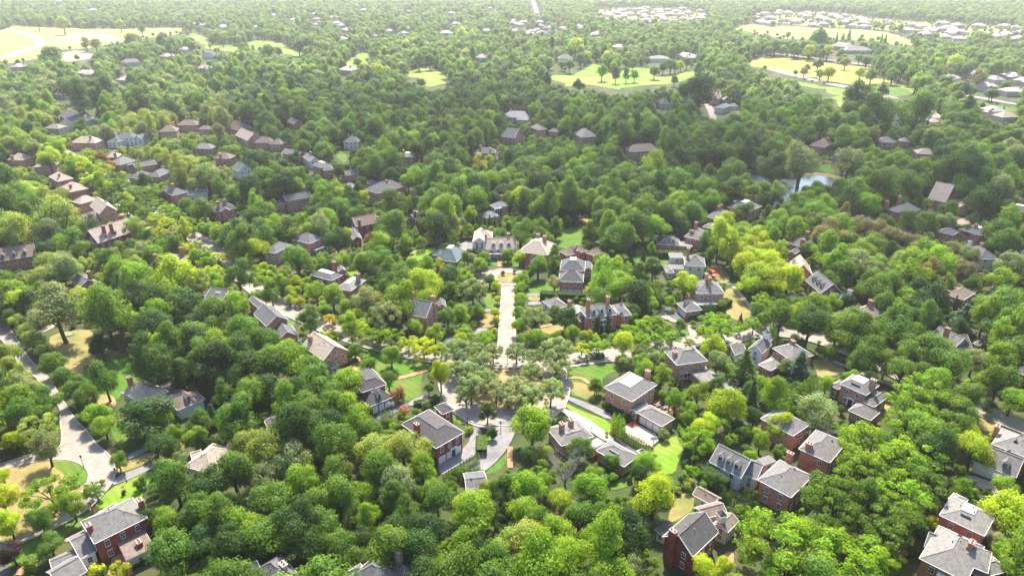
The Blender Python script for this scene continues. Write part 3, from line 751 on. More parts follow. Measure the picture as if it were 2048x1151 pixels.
    for dd in door:
        mi, sd = dd[:2]; m_ = ms[mi]; p, d, l, nr = m_.side(sd); q = p + d * l * (dd[2] if len(dd) > 2 else .5) - nr * .42 - o; ang = math.atan2(d.y, d.x)
        dm = MB(); dm.box(q.x + nr.x * .04, q.y + nr.y * .04, .1, 2.3, .55, .05, ang)
        do = link('front_door', dm.mesh('front_door', [M['black']]), root)
        sm_ = MB()
        for s_ in (-1, 1): sm_.box(q.x + nr.x * .14 + d.x * s_ * .85, q.y + nr.y * .14 + d.y * s_ * .85, .1, 2.6, .16, .14, ang)
        sm_.box(q.x + nr.x * .16, q.y + nr.y * .16, 2.6, 3.05, 1.15, .22, ang)
        link('door_surround', sm_.mesh('door_surround', [M['white']]), do)
    # dormers on a roof slope
    for (mi, sd, n_) in dorm:
        m_ = ms[mi]; p, d, l, nr = m_.side(sd)
        for k in range(n_):
            fx = (k + 1) / (n_ + 1); q = p + d * l * (.12 + .76 * (k + .5) / n_) - nr * 1.25
            dep = 2.6; hw = .75; zb = m_.ze + .25; zt = m_.ze + 2.1; q = q - o
            def X(a_, b_, z_): return (q.x + d.x * a_ - nr.x * b_, q.y + d.y * a_ - nr.y * b_, z_)
            dm = MB()
            dm.hexa([X(-hw, 0, zb), X(hw, 0, zb), X(hw, dep, zb), X(-hw, dep, zb)], [X(-hw, 0, zt), X(hw, 0, zt), X(hw, dep, zt), X(-hw, dep, zt)], 0)
            dm.poly([X(-hw, 0, zt), X(hw, 0, zt), X(0, 0, zt + .75)], 0)
            for s_ in (-1, 1):
                a1, a2, a3, a4 = X(s_ * (hw + .2), -.2, zt - .12), X(0, -.2, zt + .85), X(0, dep + .6, zt + .85), X(s_ * (hw + .2), dep, zt - .12)
                up = Vector((0, 0, .1)); qd = [Vector(a1), Vector(a2), Vector(a3), Vector(a4)]
                dm.hexa([v - up for v in qd], qd, 1)
            do = link('dormer', dm.mesh('dormer', [M['white'], M[m_.roof or roof]]), roofo)
            pm = MB(); pm.hexa([X(-.45, -.03, zb + .45), X(.45, -.03, zb + .45), X(.45, .02, zb + .45), X(-.45, .02, zb + .45)], [X(-.45, -.03, zt - .1), X(.45, -.03, zt - .1), X(.45, .02, zt - .1), X(-.45, .02, zt - .1)])
            link('pane', pm.mesh('pane', [M['glass']]), do)
    if dist < 330:                           # plumbing vents on the back slope
        rv = random.Random(label)
        for k in range(3):
            m_ = ms[0]; q = m_.fr_at(rv.uniform(.3, .7), rv.uniform(.25, .75), 0); z_ = m_.roofz(q); q = q - o
            vm = MB(); vm.tube([(q.x, q.y, z_ - .1), (q.x, q.y, z_ + .45)], [.11, .11], 7)
            link('vent_pipe', vm.mesh('vent_pipe', [M['cap' if k else 'black']]), roofo)
    for (mi, sd) in vents:
        m_ = ms[mi]; p, d, l, nr = m_.side(sd); hm = min(m_.la, m_.lc) / 2 * (1 - m_.fr if m_.kind == 'd' else .85)
        vm = MB(); ang = math.atan2(d.y, d.x)
        for k in range(6):
            q = p + d * (hm + .4 + (l - 2 * hm - .8) * (k + .5) / 6) - nr * (hm - .9); z_ = m_.roofz(q); q = q - o
            vm.box(q.x, q.y, z_ - .1, z_ + .25, .22, .22, ang)
        link('roof_vent', vm.mesh('roof_vent', [M['black']]), roofo)
    for (u, v, z_) in cupola:
        p = G(T(tile, u, v), z_) - o; cm = MB(); cm.box(p.x, p.y, z_ - 2.6, z_ - .6, .8, .8, .3, 0); cm.box(p.x, p.y, z_ - .6, z_ - .45, 1.0, 1.0, .3, 0)
        cm.box(p.x, p.y, z_ - .45, z_ + .7, .95, .95, .3, 1, .06)
        link('cupola', cm.mesh('cupola', [M['white'], M[roof]]), roofo)
    for (mi, sd, f0, f1, dep) in porch:      # flat roofed white porch on columns
        m_ = ms[mi]; p, d, l, nr = m_.side(sd); pm = MB(); ang = math.atan2(d.y, d.x)
        q = p + d * l * (f0 + f1) / 2 + nr * (dep / 2 - .4) - o; hw = l * (f1 - f0) / 2
        pm.box(q.x, q.y, 2.75, 3.0, hw, dep / 2, ang, 0); pm.box(q.x, q.y, 3.0, 3.12, hw + .15, dep / 2 + .15, ang, 1)
        n_ = max(2, int(hw * 2 / 2.4) + 1)
        for k in range(n_):
            c_ = q + d * (-hw + .2 + (2 * hw - .4) * k / (n_ - 1)) + nr * (dep / 2 - .2)
            pm.box(c_.x, c_.y, 0, 2.75, .14, .14, ang, 0)
        pm.box(q.x, q.y, 0, .3, hw, dep / 2, ang, 2)
        link('porch', pm.mesh('porch', [M['white'], M[roof], M['greydrive']]), root)
    for (mi, sd, f, z0, z1, wd) in bays:     # white glazed bay
        m_ = ms[mi]; p, d, l, nr = m_.side(sd); q = p + d * l * f - nr * .42 + nr * .5 - o; ang = math.atan2(d.y, d.x)
        bm_ = MB(); bm_.box(q.x, q.y, z0, z1, wd / 2, .6, ang, 0)
        bo = link('bay_window', bm_.mesh('bay_window', [M['white']]), root)
        pm = MB(); n_ = max(2, int(wd / 1.1))
        for k in range(n_):
            c_ = q + d * (-wd / 2 + wd * (k + .5) / n_) + nr * .6
            pm.box(c_.x, c_.y, z0 + .4, z1 - .35, wd / n_ / 2 - .12, .03, ang)
        link('pane', pm.mesh('pane', [M['glass']]), bo)
    if ref: LAND.append((ref, o.copy()))
    return root
# ------------------------------------------------ near houses
house('brick house with wide grey hip roof, corner chimneys and white sunroom by the forked street', 'the sunroom house by the fork', 'bd', 'g', '30', [
 ((645, 712), (755, 890), (1180, 680), 6.2, 'h', 30), ((530, 850), (642, 1012), (778, 945), 3.3, 'gr', 28, {'wall': 'wh'}),
 ((380, 1018), (415, 1085), (640, 990), 3.1, 'gr', 24, {'wall': 'wh'}), ((370, 1115), (470, 1240), (700, 1108), 4.4, 'gr', 30, {'wall': 'wh'}),
 ((935, 872), (1012, 1030), (1225, 905), 3.2, 'f', 20, {'wall': 'wh', 'roof': 'n'}), ((780, 640), (800, 680), (960, 590), 3.2, 'h', 30)],
 ch=[(705, 735, 8.3, 'x'), (1118, 535, 9, 'x'), (1108, 868, 4.6, 'x')])
house('dark red brick house with grey deck roof and white garage doors facing the asphalt yard', 'the dark red garage house', 'bd', 'd', 'F', [
 ((802, 847), (872, 896), (932, 866), 6.2, 'd', 34, .3, {'deck': 'd'}), ((868, 812), (885, 828), (905, 815), 5.6, 'h', 34)],
 ch=[(833, 846, 10.2)], gar=[(0, 1, 3)], door=[(0, 1, .62)], bays=[(0, 0, .25, .6, 5.2, 3.2)])
house('steep grey roofed house cut by the bottom edge with red pots on a pale chimney', 'the red pot chimney house', 'bp', 's', '31', [
 ((-60, 1130), (120, 1330), (400, 1190), 5.5, 'h', 42), ((-180, 1110), (-80, 1240), (60, 1140), 5, 'gr', 38)], ch=[(215, 1045, 8.6, 'w')])
house('grey house with three peaked roofs and one brick chimney below the dark wood', 'the three peak grey house', 'bp', 's', '31', [
 ((1055, 1090), (1190, 1190), (1345, 1150), 5.6, 'h', 42), ((740, 1160), (960, 1320), (1250, 1190), 5.6, 'h', 40), ((720, 1120), (800, 1200), (930, 1140), 5, 'h', 38)], ch=[(1135, 940, 10)])
house('small grey roofed garage with white ridge behind two round bushes', 'the white ridged garage', 'wh', 's', '31', [
 (9, (1690, 520), (1860, 500), 3.4, 'gr', 22)], name='garage', cat='garage')
house('brick gable house with pale shingle slope and lower twin door garage wing', 'the twin door garage house', 'bo', 's', '21', [
 ((-20, 205), (84, 305), (280, 268), 6.2, 'gl', 36), ((118, 330), (172, 420), (345, 385), 3.6, 'gl', 36), ((-60, 90), (20, 160), (75, 135), 4.5, 'gl', 34)], gar=[(1, 1, 2)])
house('orange brick gable house with brown roof and chimney on its rear slope', 'the brown roofed brick gable', 'bo', 't', '21', [
 ((368, 458), (540, 577), (728, 490), 6.0, 'gl', 38), ((560, 605), (600, 640), (640, 600), 3.0, 'h', 30, {'wall': 'wh', 'roof': 'l'})], ch=[(430, 378, 9.6)])
house('dark roofed house with flat roof deck above a garage wing with one white dormer', 'the dark deck roof house', 'bd', 'd', '21', [
 ((735, 700), (848, 833), (1022, 742), 6.0, 'd', 38, .4, {'deck': 'd'}), ((860, 842), (912, 948), (1098, 868), 3.3, 'd', 40, .3, {'deck': 'd'})], dorm=[(1, 1, 1)], gar=[(1, 1, 3)])
house('brick gable house with dark blue roof and two orange chimneys beside the central street', 'the twin orange chimney house', 'bo', 's', '21', [
 ((1192, 205), (1360, 236), (1465, 140), 6.2, 'gl', 38), ((1440, 100), (1450, 150), (1520, 140), 4.5, 'gl', 36)], ch=[(1247, 28, 12), (1414, 60, 11.5)], door=[(0, 0)])
house('dark roof half hidden in the wood beside the curved row of pale trees', 'the hidden dark roof', 'bd', 'd', '21', [((66, 1062), (150, 1200), (225, 1105), 4.0, 'gl', 20)], keep=1)
house('brick manor with grey hip roof, two tall chimneys and three white front dormers', 'the dormered manor', 'br', 'g', '22', [
 ((527, 160), (600, 240), (853, 209), 6.4, 'h', 36), ((440, 170), (500, 215), (600, 165), 4.2, 'f', 20, {'roof': 'l'}), ((800, 132), (872, 222), (955, 208), 5.6, 'h', 34), ((500, 210), (545, 268), (605, 245), 3.3, 'h', 32, {'roof': 'd'})],
 ch=[(612, 86, 12.5), (768, 64, 12)], dorm=[(0, 1, 3)], door=[(0, 1)], cupola=[(870, 128, 9.5)], bays=[(0, 1, .5, 3.2, 5.4, 2.2)])
house('low hip roofed grey garage with white walls beside the dark clipped hedge', 'the grey garage by the hedge', 'wh', 'g', '22', [((240, 102), (330, 172), (442, 135), 3.2, 'h', 32)], ch=[(460, 98, 5.5)], name='garage', cat='garage')
house('brick house with twin chimneys, white balustrade terrace and open triple garage beside the hoop yard', 'the terrace house', 'bo', 'g', '22', [
 (11, (1478, 42), (1700, 42), 6.2, 'h', 34), ((1312, 116), (1392, 190), (1522, 172), 3.4, 'h', 34), (5, (1465, 140), (1650, 130), 2.9, 'f', 10, {'roof': 'deckg'})],
 ch=[(1560, -118, 12), (1585, -88, 11.5)], dorm=[(1, 0, 1)], gar=[(1, 0, 3)])
house('orange brick house with grey hip roof and tall side chimney beside a large parking yard', 'the side chimney house', 'bo', 'g', '22', [
 ((1216, 500), (1318, 615), (1566, 580), 6.2, 'd', 34, .2, {'deck': 'l'}), ((1330, 640), (1345, 665), (1560, 640), 3.0, 'h', 22), ((1410, 655), (1530, 760), (1670, 760), 3.2, 'f', 10)],
 ch=[(1306, 503, 8.6, 'x')], vents=[(0, 3)], bays=[(1, 1, .25, .4, 2.8, 2.4), (1, 1, .65, .4, 2.8, 2.2)])
house('large orange brick house with pale roof deck and triple garage by the columnar evergreens', 'the pale deck brick house', 'bo', 'g', '22', [
 ((733, 795), (960, 906), (1162, 770), 6.3, 'd', 32, .4), ((960, 960), (1000, 1000), (1090, 935), 3.2, 'gr', 32), ((1000, 992), (1196, 1106), (1302, 1040), 3.3, 'h', 30)],
 ch=[(1088, 655, 9.5, 'x')], gar=[(2, 0, 3)], vents=[(0, 3)])
house('low house with pale roof terrace and two brick chimneys beside the long pale drive', 'the pale terrace house', 'bo', 'g', 'C', [
 ((270, 430), (420, 640), (790, 530), 3.6, 'd', 24, .42, {'deck': 'l'}), ((815, 690), (1140, 880), (1310, 750), 3.5, 'h', 28), ((755, 590), (770, 690), (920, 610), 2.9, 'f', 10, {'roof': 'deckg'})],
 ch=[(425, 375, 6.8), (530, 330, 6.8)], vents=[(0, 3), (1, 0)])
house('dark garage roof beside the brick yard below the street', 'the dark garage roof', 'wh', 'd', '22', [((1745, 450), (1785, 535), (1890, 525), 3.2, 'gl', 26)], name='garage', cat='garage')
house('white gabled house with dark roof and cupola beside the brick yard', 'the white gabled house', 'wh', 's', '22', [((1936, 442), (2002, 520), (2080, 448), 4.6, 'gr', 42), ((1985, 405), (2035, 440), (2095, 402), 4.2, 'gr', 38)], cupola=[(2040, 345, 9.0)])
house('brick house with dark grey hip roof and one chimney beside the brown lawn', 'the brown lawn house', 'br', 'g', '23', [((8, 483), (190, 580), (366, 535), 6.2, 'h', 30), ((-60, 600), (20, 660), (130, 600), 3.1, 'h', 26, {'roof': 'l'})], ch=[(202, 415, 9.8)])
house('brick house with bright white roof deck and three small hipped wings above the locust trees', 'the white deck three wing house', 'bp', 'g', '23', [
 ((572, 763), (785, 856), (892, 775), 6.2, 'd', 36, .42, {'deck': 'white'}), ((765, 905), (850, 950), (970, 862), 4.2, 'h', 36), ((640, 976), (820, 1057), (894, 990), 3.2, 'h', 34), ((522, 760), (560, 808), (640, 765), 4, 'h', 34)],
 ch=[(848, 728, 9.8, 'x')], vents=[(0, 0)], door=[(0, 0)])
house('grey hip roof with one brick chimney rising behind the street trees', 'the grey hip behind the street trees', 'br', 'n', '23', [((695, 172), (850, 235), (935, 195), 5.8, 'h', 32)], ch=[(826, 95, 10)])
house('brick house with brown hip roof and paired white windows at the pale drive', 'the brown hip brick house', 'br', 'n', '23', [((1410, 45), (1565, 95), (1660, 36), 4.6, 'h', 32)], ch=[(1438, 16, 8)], bays=[(0, 0, .65, .4, 3.2, 2.6)])
house('grey gabled house sunk among blue green pines', 'the gabled house in the pines', 'ta', 'g', '23', [((1305, 370), (1500, 470), (1585, 430), 5.2, 'gl', 40), ((1400, 400), (1520, 480), (1590, 440), 4.5, 'gr', 40, {'roof': 'n'}), ((1640, 440), (1690, 460), (1740, 430), 4, 'h', 34)], ch=[(1442, 316, 10)])
house('long grey roof with row of vents half covered by an olive tree', 'the vented roof house', 'bo', 'g', '23', [((-60, 1040), (200, 1180), (370, 1110), 5.8, 'h', 28), ((330, 1120), (420, 1190), (470, 1140), 3, 'h', 25)], vents=[(0, 3)])
house('dark roof edge behind the large maple near the picture border', 'the dark border roof', 'br', 's', '23', [((1960, 640), (2060, 700), (2160, 640), 5, 'h', 30)])
house('brick house with plain grey hip roof and tall side chimney beside a locust avenue', 'the plain hip brick house', 'br', 'g', '33', [((248, 126), (495, 242), (630, 80), 6.2, 'h', 30), ((120, -40), (240, 50), (350, -30), 3.2, 'h', 26)], ch=[(335, 85, 8.4, 'x')])
house('brick house with grey hip roof joined to a pale green triple garage with three dormers', 'the pale green garage house', 'br', 'g', '33', [
 ((-100, 395), (184, 521), (357, 348), 6.2, 'h', 30), ((-470, 232), (-216, 365), 8, 4.8, 'gl', 40, {'wall': 'gn'}), ((-205, 330), (-90, 378), 7, 4.4, 'gl', 34, {'wall': 'gn'}), ((-82, 215), (-30, 270), (70, 235), 5, 'f', 15, {'wall': 'wh'})],
 ch=[(180, 160, 8.8)], dorm=[(1, 0, 3)], gar=[(1, 0, 3)])
house('pale grey roofed house with row of roof vents and brick chimney by the picture border', 'the grey vent house', 'br', 'l', '33', [(10, (1790, 92), (2100, 215), 6, 'h', 30)], ch=[(1840, -55, 8.6)], vents=[(0, 1)])
house('white garage with gabled dormers facing a shaded basketball yard', 'the white dormer garage', 'wh', 'g', '33', [((1640, 225), (1985, 362), 8.5, 3.6, 'gl', 38), ((1820, 165), (1900, 215), 5, 5, 'gr', 44)], dorm=[(0, 0, 2)], gar=[(0, 0, 3)], name='garage', cat='garage')
house('brick house with pale grey hip roof and sunken grey deck beside the white flowering shrub', 'the sunken deck house', 'br', 'l', '33', [((1470, 505), (1370, 660), (1728, 834), 6.2, 'd', 26, .3, {'deck': 'deckg'}), ((1490, 480), (1440, 530), (1560, 580), 5.6, 'h', 26)], vents=[(0, 1)])
house('large brick house with many hipped grey roofs and a skylit ridge in the bottom corner', 'the many hipped corner house', 'br', 'l', '33', [
 ((1370, 742), (1210, 1005), (1600, 1170), 6.2, 'h', 32), ((1520, 850), (1480, 1010), (1770, 1070), 6.25, 'h', 34), ((1700, 1010), (1690, 1170), (1935, 1105), 4.8, 'h', 32), ((1290, 800), (1250, 910), (1380, 870), 4.6, 'gr', 40)],
 ch=[(1636, 872, 9.6)], vents=[(0, 2)], bays=[(0, 1, .6, .4, 5.0, 3)])
house('red brick gable house with dark roof, tall end chimney and white cupola behind', 'the red gable house', 'bd', 'd', '32', [
 ((1200, 836), (1446, 992), (1652, 796), 6.2, 'gr', 40), ((1640, 700), (1725, 800), (1815, 705), 4.4, 'gr', 30, {'roof': 'n', 'wall': 'ta'}), ((1530, 580), (1530, 690), (1720, 640), 4.4, 'gr', 30, {'roof': 'n', 'wall': 'ta'}), ((1230, 702), (1143, 776), (1205, 840), 3.2, 'f', 12, {'wall': 'wh', 'roof': 'd'})],
 ch=[(1290, 782, 10.0, 'x')], door=[(0, 3)], cupola=[(1682, 640, 8)])
house('small white gabled outbuilding with brown roof at the lawn corner behind the red gable house', 'the small white outbuilding', 'ta', 'n', '32', [((1444, 495), (1612, 588), (1676, 525), 3.2, 'gl', 34)], name='outbuilding', cat='outbuilding')
house('beige hip roofed house with brick chimney and white garage wing bearing one dormer', 'the beige roofed house', 'ta', 't', '20', [
 ((968, 830), (1150, 925), (1362, 830), 4.2, 'h', 34), ((1250, 790), (1370, 868), (1490, 830), 3.4, 'f', 12, {'roof': 'd'}), ((1340, 900), (1420, 975), (1640, 885), 3.8, 'h', 34, {'roof': 'n', 'wall': 'wh'})],
 ch=[(1030, 708, 8.4, 'x')], dorm=[(2, 1, 1)], gar=[(2, 1, 2)])
house('pale tan hip roof showing between forest crowns above the lamp street', 'the pale tan roof', 'ta', 't', '30', [((1520, 235), (1680, 330), (1900, 140), 4.2, 'h', 32), ((1520, 160), (1540, 230), (1610, 160), 3.6, 'gr', 30)])
house('grey gabled house with small white cupola deep in the dark trees', 'the cupola house in the wood', 'bp', 's', '20', [((1640, 90), (1760, 130), (1920, 40), 5, 'gl', 34), ((1600, 40), (1680, 90), (1760, 50), 4.5, 'h', 36)], ch=[(1740, 30, 8.6, 'w')])
# ------------------------------------------------ middle distance
house('brick house with brown roof, two white capped chimneys and white door at the turning circle', 'the white door circle house', 'br', 't', '12', [((85, 826), (282, 889), (353, 796), 6.2, 'd', 36, .18)], ch=[(208, 718, 12), (262, 734, 11.6)], door=[(0, 0)])
house('low brown hip roofed brick building with white gabled dormer and chimney behind the turning circle', 'the low dormered brown roof', 'br', 'n', '12', [((400, 850), (440, 892), (605, 852), 3.6, 'h', 36)], ch=[(526, 848, 7.5)], dorm=[(0, 1, 1)])
house('low brown pyramid roofed brick building right beside the low dormered one', 'the low brown pyramid roof', 'br', 'n', '12', [((585, 868), (700, 905), (782, 878), 3.6, 'h', 36)])
house('brick house of two stacked grey hips with three white garage doors by the hedge', 'the stacked hip garage house', 'br', 's', '12', [(11, (384, 1006), (582, 1016), 6.2, 'd', 38, .25), (8, (376, 1096), (572, 1103), 6.0, 'h', 40), ((580, 950), (582, 1000), (640, 985), 5.5, 'gl', 34)], gar=[(1, 1, 3)], vents=[(0, 3)], step=2.6)
house('long low brick house with grey hip roof and two eyebrow dormers behind a hedge', 'the eyebrow dormer house', 'br', 'g', '12', [(9, (1160, 800), (1345, 810), 3.6, 'h', 34)], dorm=[(0, 1, 2)])
house('brick house with grey hip roof and two red chimneys behind the yellow street trees', 'the two red chimney house', 'br', 'g', '12', [((1372, 742), (1500, 766), (1582, 702), 6.2, 'h', 34), (6, (1330, 815), (1440, 825), 3.4, 'f', 10)], ch=[(1475, 623, 11.6), (1440, 688, 9)])
house('pinkish white house with grey hip roof, tall chimney and large windowed wing', 'the pinkish white house', 'ta', 'g', '12', [(10, (1380, 968), (1548, 980), 6.2, 'h', 36), (6, (1268, 912), (1378, 914), 5.6, 'f', 12), (6, (1280, 1003), (1382, 1005), 3.2, 'f', 12), ((1200, 965), (1240, 1030), (1300, 1030), 3, 'h', 32)], ch=[(1413, 828, 12)])
house('grey hip roof with a pair of chimneys just below the pond trees', 'the paired chimney roof', 'br', 'g', '12', [((1548, 572), (1625, 602), (1760, 560), 5.8, 'h', 36), ((1560, 640), (1600, 680), (1660, 650), 3.4, 'h', 30)], ch=[(1655, 493, 10), (1674, 482, 10)])
house('grey roofed house with white roof rail and two chimneys at the pond edge', 'the white rail pond house', 'br', 'g', '12', [((1700, 510), (1890, 545), (2000, 496), 6, 'd', 32, .25, {'deck': 'white'})], ch=[(1918, 403, 10.5), (1957, 410, 10.5)])
house('grey purple roof sunk in dark forest south of the golf course', 'the grey purple forest roof', 'bp', 'n', '12', [(12, (945, 62), (1195, 50), 5, 'h', 32)], keep=1)
house('big house with brown roofs, three white dormers and a white porch at the turning circle', 'the brown roofed porch house', 'wh', 't', '11', [
 (9, (1842, 842), (2085, 835), 4.6, 'gr', 40), (14, (1732, 782), (1842, 783), 4.4, 'gl', 34), ((1730, 700), (1745, 745), (1890, 745), 4.6, 'h', 34)], ch=[(1838, 718, 10), (2020, 712, 10)], dorm=[(0, 1, 3)], porch=[(0, 1, .1, .6, 2.5)], door=[(0, 1)])
house('teal pyramid roofed brick house topped with a white railed deck', 'the teal pyramid house', 'br', 'e', '11', [(12, (1430, 922), (1605, 943), 4.6, 'd', 46, .22, {'deck': 'white'}), (7, (1408, 885), (1480, 895), 3.2, 'h', 34)])
house('teal roofed brick house with white two storey bay behind the conifer screen', 'the white bay teal house', 'br', 'e', '11', [((1828, 492), (1905, 510), (2024, 490), 6.2, 'h', 34), ((1758, 560), (1830, 592), (1945, 575), 3.6, 'h', 30)], ch=[(1965, 408, 10.5)], bays=[(0, 1, .25, .4, 5.8, 4)])
house('tall brick house with dark deck roof among mid green trees', 'the dark deck tall house', 'bd', 'd', '11', [((1232, 555), (1280, 606), (1390, 596), 6.4, 'd', 34, .3)], ch=[(1268, 533, 9.8)])
house('dark brown roofed house with a white capped chimney at each end, blue grey lower wing', 'the end chimney house', 'bd', 's', '11', [(9, (800, 660), (980, 625), 5.6, 'gr', 36, {'roof': 'n'}), ((740, 690), (775, 765), (850, 760), 4.2, 'gl', 34)], ch=[(823, 603, 9.5), (970, 578, 9.5)])
house('brick house with long grey slate roof, end chimneys and pointed cross gable', 'the cross gable slate house', 'bp', 's', '11', [((220, 430), (240, 456), (445, 420), 6.2, 'gr', 36), (5, (170, 488), (238, 480), 4, 'gl', 32)], ch=[(222, 366, 10), (384, 342, 10)])
house('brick house with brown grey hip roof, two tall chimneys and white porch below', 'the tall chimney porch house', 'bo', 's', '11', [((288, 762), (430, 797), (556, 750), 6.2, 'h', 32)], ch=[(330, 702, 9.5, 'x'), (518, 648, 11)], porch=[(0, 1, .1, .9, 3)])
house('pink brick hip roofed house beside the big round tree on the diagonal street', 'the pink brick hip', 'bp', 's', '11', [((76, 842), (160, 873), (287, 802), 5.8, 'h', 32)])
house('dark red brick house with white roof deck and slate slopes above the yellow trees', 'the white deck slate house', 'bd', 's', '11', [((437, 1047), (605, 1092), (723, 1052), 6.2, 'd', 34, .35, {'deck': 'white'}), ((640, 990), (660, 1020), (720, 1010), 5.6, 'gl', 34)], ch=[(623, 940, 11)])
house('pale grey hip roofed house with small chimney in front of the bright lawn', 'the pale grey hip', 'bp', 'l', '11', [((652, 1142), (760, 1175), (884, 1085), 4.8, 'd', 30, .25)], ch=[(813, 1035, 9)])
house('brick house with grey roof, white deck and columned porch in the second tree row', 'the columned porch house', 'br', 'g', '11', [((444, 165), (520, 190), (580, 160), 6.2, 'd', 34, .3), (8, (540, 212), (620, 205), 5.2, 'h', 34), ((700, 230), (720, 252), (822, 240), 4.2, 'gr', 34)], porch=[(0, 0, 0, .9, 2)])
house('grey roofed house with two chimneys and a small gabled front among tall trees', 'the small gabled front house', 'br', 's', '11', [((900, 350), (970, 396), (1200, 335), 5.8, 'h', 32), ((885, 305), (920, 320), (970, 300), 4, 'h', 32)], ch=[(1042, 288, 10), (1185, 262, 10)])
house('white house with one red brick chimney and white gable wall behind hedged garden', 'the red chimney white house', 'wh', 'g', '11', [((205, 70), (330, 100), (365, 75), 5.6, 'gl', 36, {'wall': 'br'}), ((350, 90), (430, 140), (462, 100), 5, 'gl', 34)], ch=[(435, 62, 9, 'x')])
house('small white topped roof with square chimney deep in the middle wood', 'the small white topped roof', 'bp', 'l', '11', [(9, (1145, 100), (1262, 105), 5, 'd', 30, .3)], ch=[(1178, 46, 9)])
house('wide slate hip with two chimneys half buried in the middle wood', 'the half buried slate hip', 'bp', 's', '11', [(10, (1738, 72), (1918, 72), 4.5, 'h', 30)], ch=[(1795, 10, 9), (1873, 30, 8.5)])
house('white house with two white chimneys and grey roof beside a shaded lawn', 'the white twin chimney house', 'wh', 's', '01', [(10, (695, 1135), (820, 1135), 5.6, 'h', 34)], ch=[(742, 1068, 9.5, 'w'), (768, 1070, 9.5, 'w')])
house('brick house with purple grey hipped roof beside the dark round tree', 'the purple grey hip', 'br', 'n', '01', [(10, (-20, 1140), (130, 1140), 5.5, 'h', 34), (9, (100, 1150), (200, 1155), 5, 'h', 34)])
house('slate gabled brick house among dark forest crowns', 'the slate gable in the forest', 'br', 's', '01', [((235, 965), (300, 995), (350, 970), 5.4, 'gl', 36)])
house('brick house with grey slope at the edge of the autumn tinted wood', 'the wood edge slate house', 'br', 's', '02', [((-60, 1080), (20, 1105), (95, 1070), 5.4, 'gl', 34)], ch=[(-50, 1020, 9)])
house('grey roofed brick house with two red chimneys in the middle wood', 'the middle wood brick house', 'br', 'g', '02', [((140, 1015), (215, 1040), (262, 1025), 5.4, 'h', 34), (7, (290, 1050), (370, 1055), 4, 'h', 32)], ch=[(140, 982, 8.5), (220, 962, 9.5)])
house('pale grey house with white roof trim in a clearing of dark crowns', 'the white trim clearing house', 'bp', 'l', '02', [((480, 1060), (560, 1100), (650, 1070), 5.2, 'h', 34)], ch=[(570, 1030, 9)])
house('pink brick house with steep pink roof and chimney at the fairway wood', 'the steep pink house', 'bp', 't', '02', [((1605, 765), (1650, 790), (1695, 760), 6.5, 'h', 48), (8, (1690, 800), (1755, 800), 4.5, 'gl', 38)], ch=[(1652, 724, 12.5)])
house('teal roofed house at the end of the pink drive by the tall wood', 'the teal roof by the pink drive', 'wh', 'e', '02', [((1648, 850), (1680, 868), (1760, 845), 5.4, 'h', 32), (7, (1740, 850), (1820, 850), 3.6, 'h', 30)])
house('dark roofed house with white chimney in the deep wood below the fairway', 'the dark roof below the fairway', 'ta', 'd', '02', [((1150, 810), (1195, 832), (1240, 815), 5.4, 'h', 38)], ch=[(1146, 785, 9, 'w')])
house('grey house with white front and chimneys on the far pond bank', 'the far bank house', 'bp', 'g', '13', [((545, 80), (600, 105), (750, 70), 6, 'h', 34)], ch=[(575, 40, 10), (650, 18, 11), (722, 45, 9, 'w')])
house('tan hip roof alone among dense dark crowns', 'the lone tan hip', 'br', 't', '13', [(10, (1200, 78), (1365, 85), 4.5, 'h', 32)])
house('brick house with tan gable roof and three chimneys below the dense wood', 'the three chimney tan gable', 'br', 't', '13', [((1320, 410), (1420, 465), (1500, 410), 5.8, 'gl', 42), ((1470, 445), (1525, 505), (1585, 480), 4.4, 'gl', 34)], ch=[(1415, 343, 10.5), (1457, 312, 11.5), (1490, 385, 9)])
house('brick house with long grey roof, white deck and pediment at the picture border', 'the pediment border house', 'bp', 'g', '13', [(10, (1800, 508), (2120, 560), 5.8, 'd', 32, .3, {'deck': 'white'})])
house('wide dark grey hip with small front gable and two chimneys behind clipped trees', 'the small front gable hip', 'br', 's', '13', [((935, 525), (1090, 560), (1220, 520), 5.6, 'h', 34), ((1070, 535), (1100, 560), (1150, 540), 5.8, 'gr', 38)], ch=[(955, 455, 9.5), (1058, 415, 11)])
house('low slate roof with one chimney beside the red garden tree', 'the slate roof by the red tree', 'br', 's', '13', [((636, 598), (720, 622), (875, 598), 4, 'h', 28)], ch=[(755, 572, 7)])
house('brick house with white roof deck and lower wing above the brown tree row', 'the deck house above the brown row', 'br', 's', '13', [((1532, 678), (1700, 732), (1793, 705), 6, 'd', 32, .32, {'deck': 'white'}), ((1375, 690), (1480, 728), (1530, 700), 4.4, 'h', 32)], ch=[(1670, 640, 9.5)])
house('slate roofed house with pale chimneys half covered by brown tree crowns', 'the pale chimney slate house', 'ta', 's', '13', [((1550, 830), (1700, 920), (1788, 880), 5.4, 'h', 34)], ch=[(1620, 775, 9, 'w'), (1715, 790, 9)])
house('slate hip with two brick chimneys and a lower dark wing by the yellow tree line', 'the two chimney slate hip', 'br', 's', '13', [((198, 770), (265, 825), (392, 780), 6, 'h', 36), ((188, 850), (215, 880), (262, 850), 4.5, 'gr', 34)], ch=[(322, 698, 11), (281, 760, 9.5)])
house('tan roofed gable house with three dormers and brick end wall by the yellow tree line', 'the tan dormered gable', 'bo', 't', '13', [((160, 950), (185, 1035), (345, 1015), 5.0, 'gl', 46)], dorm=[(0, 0, 3)])
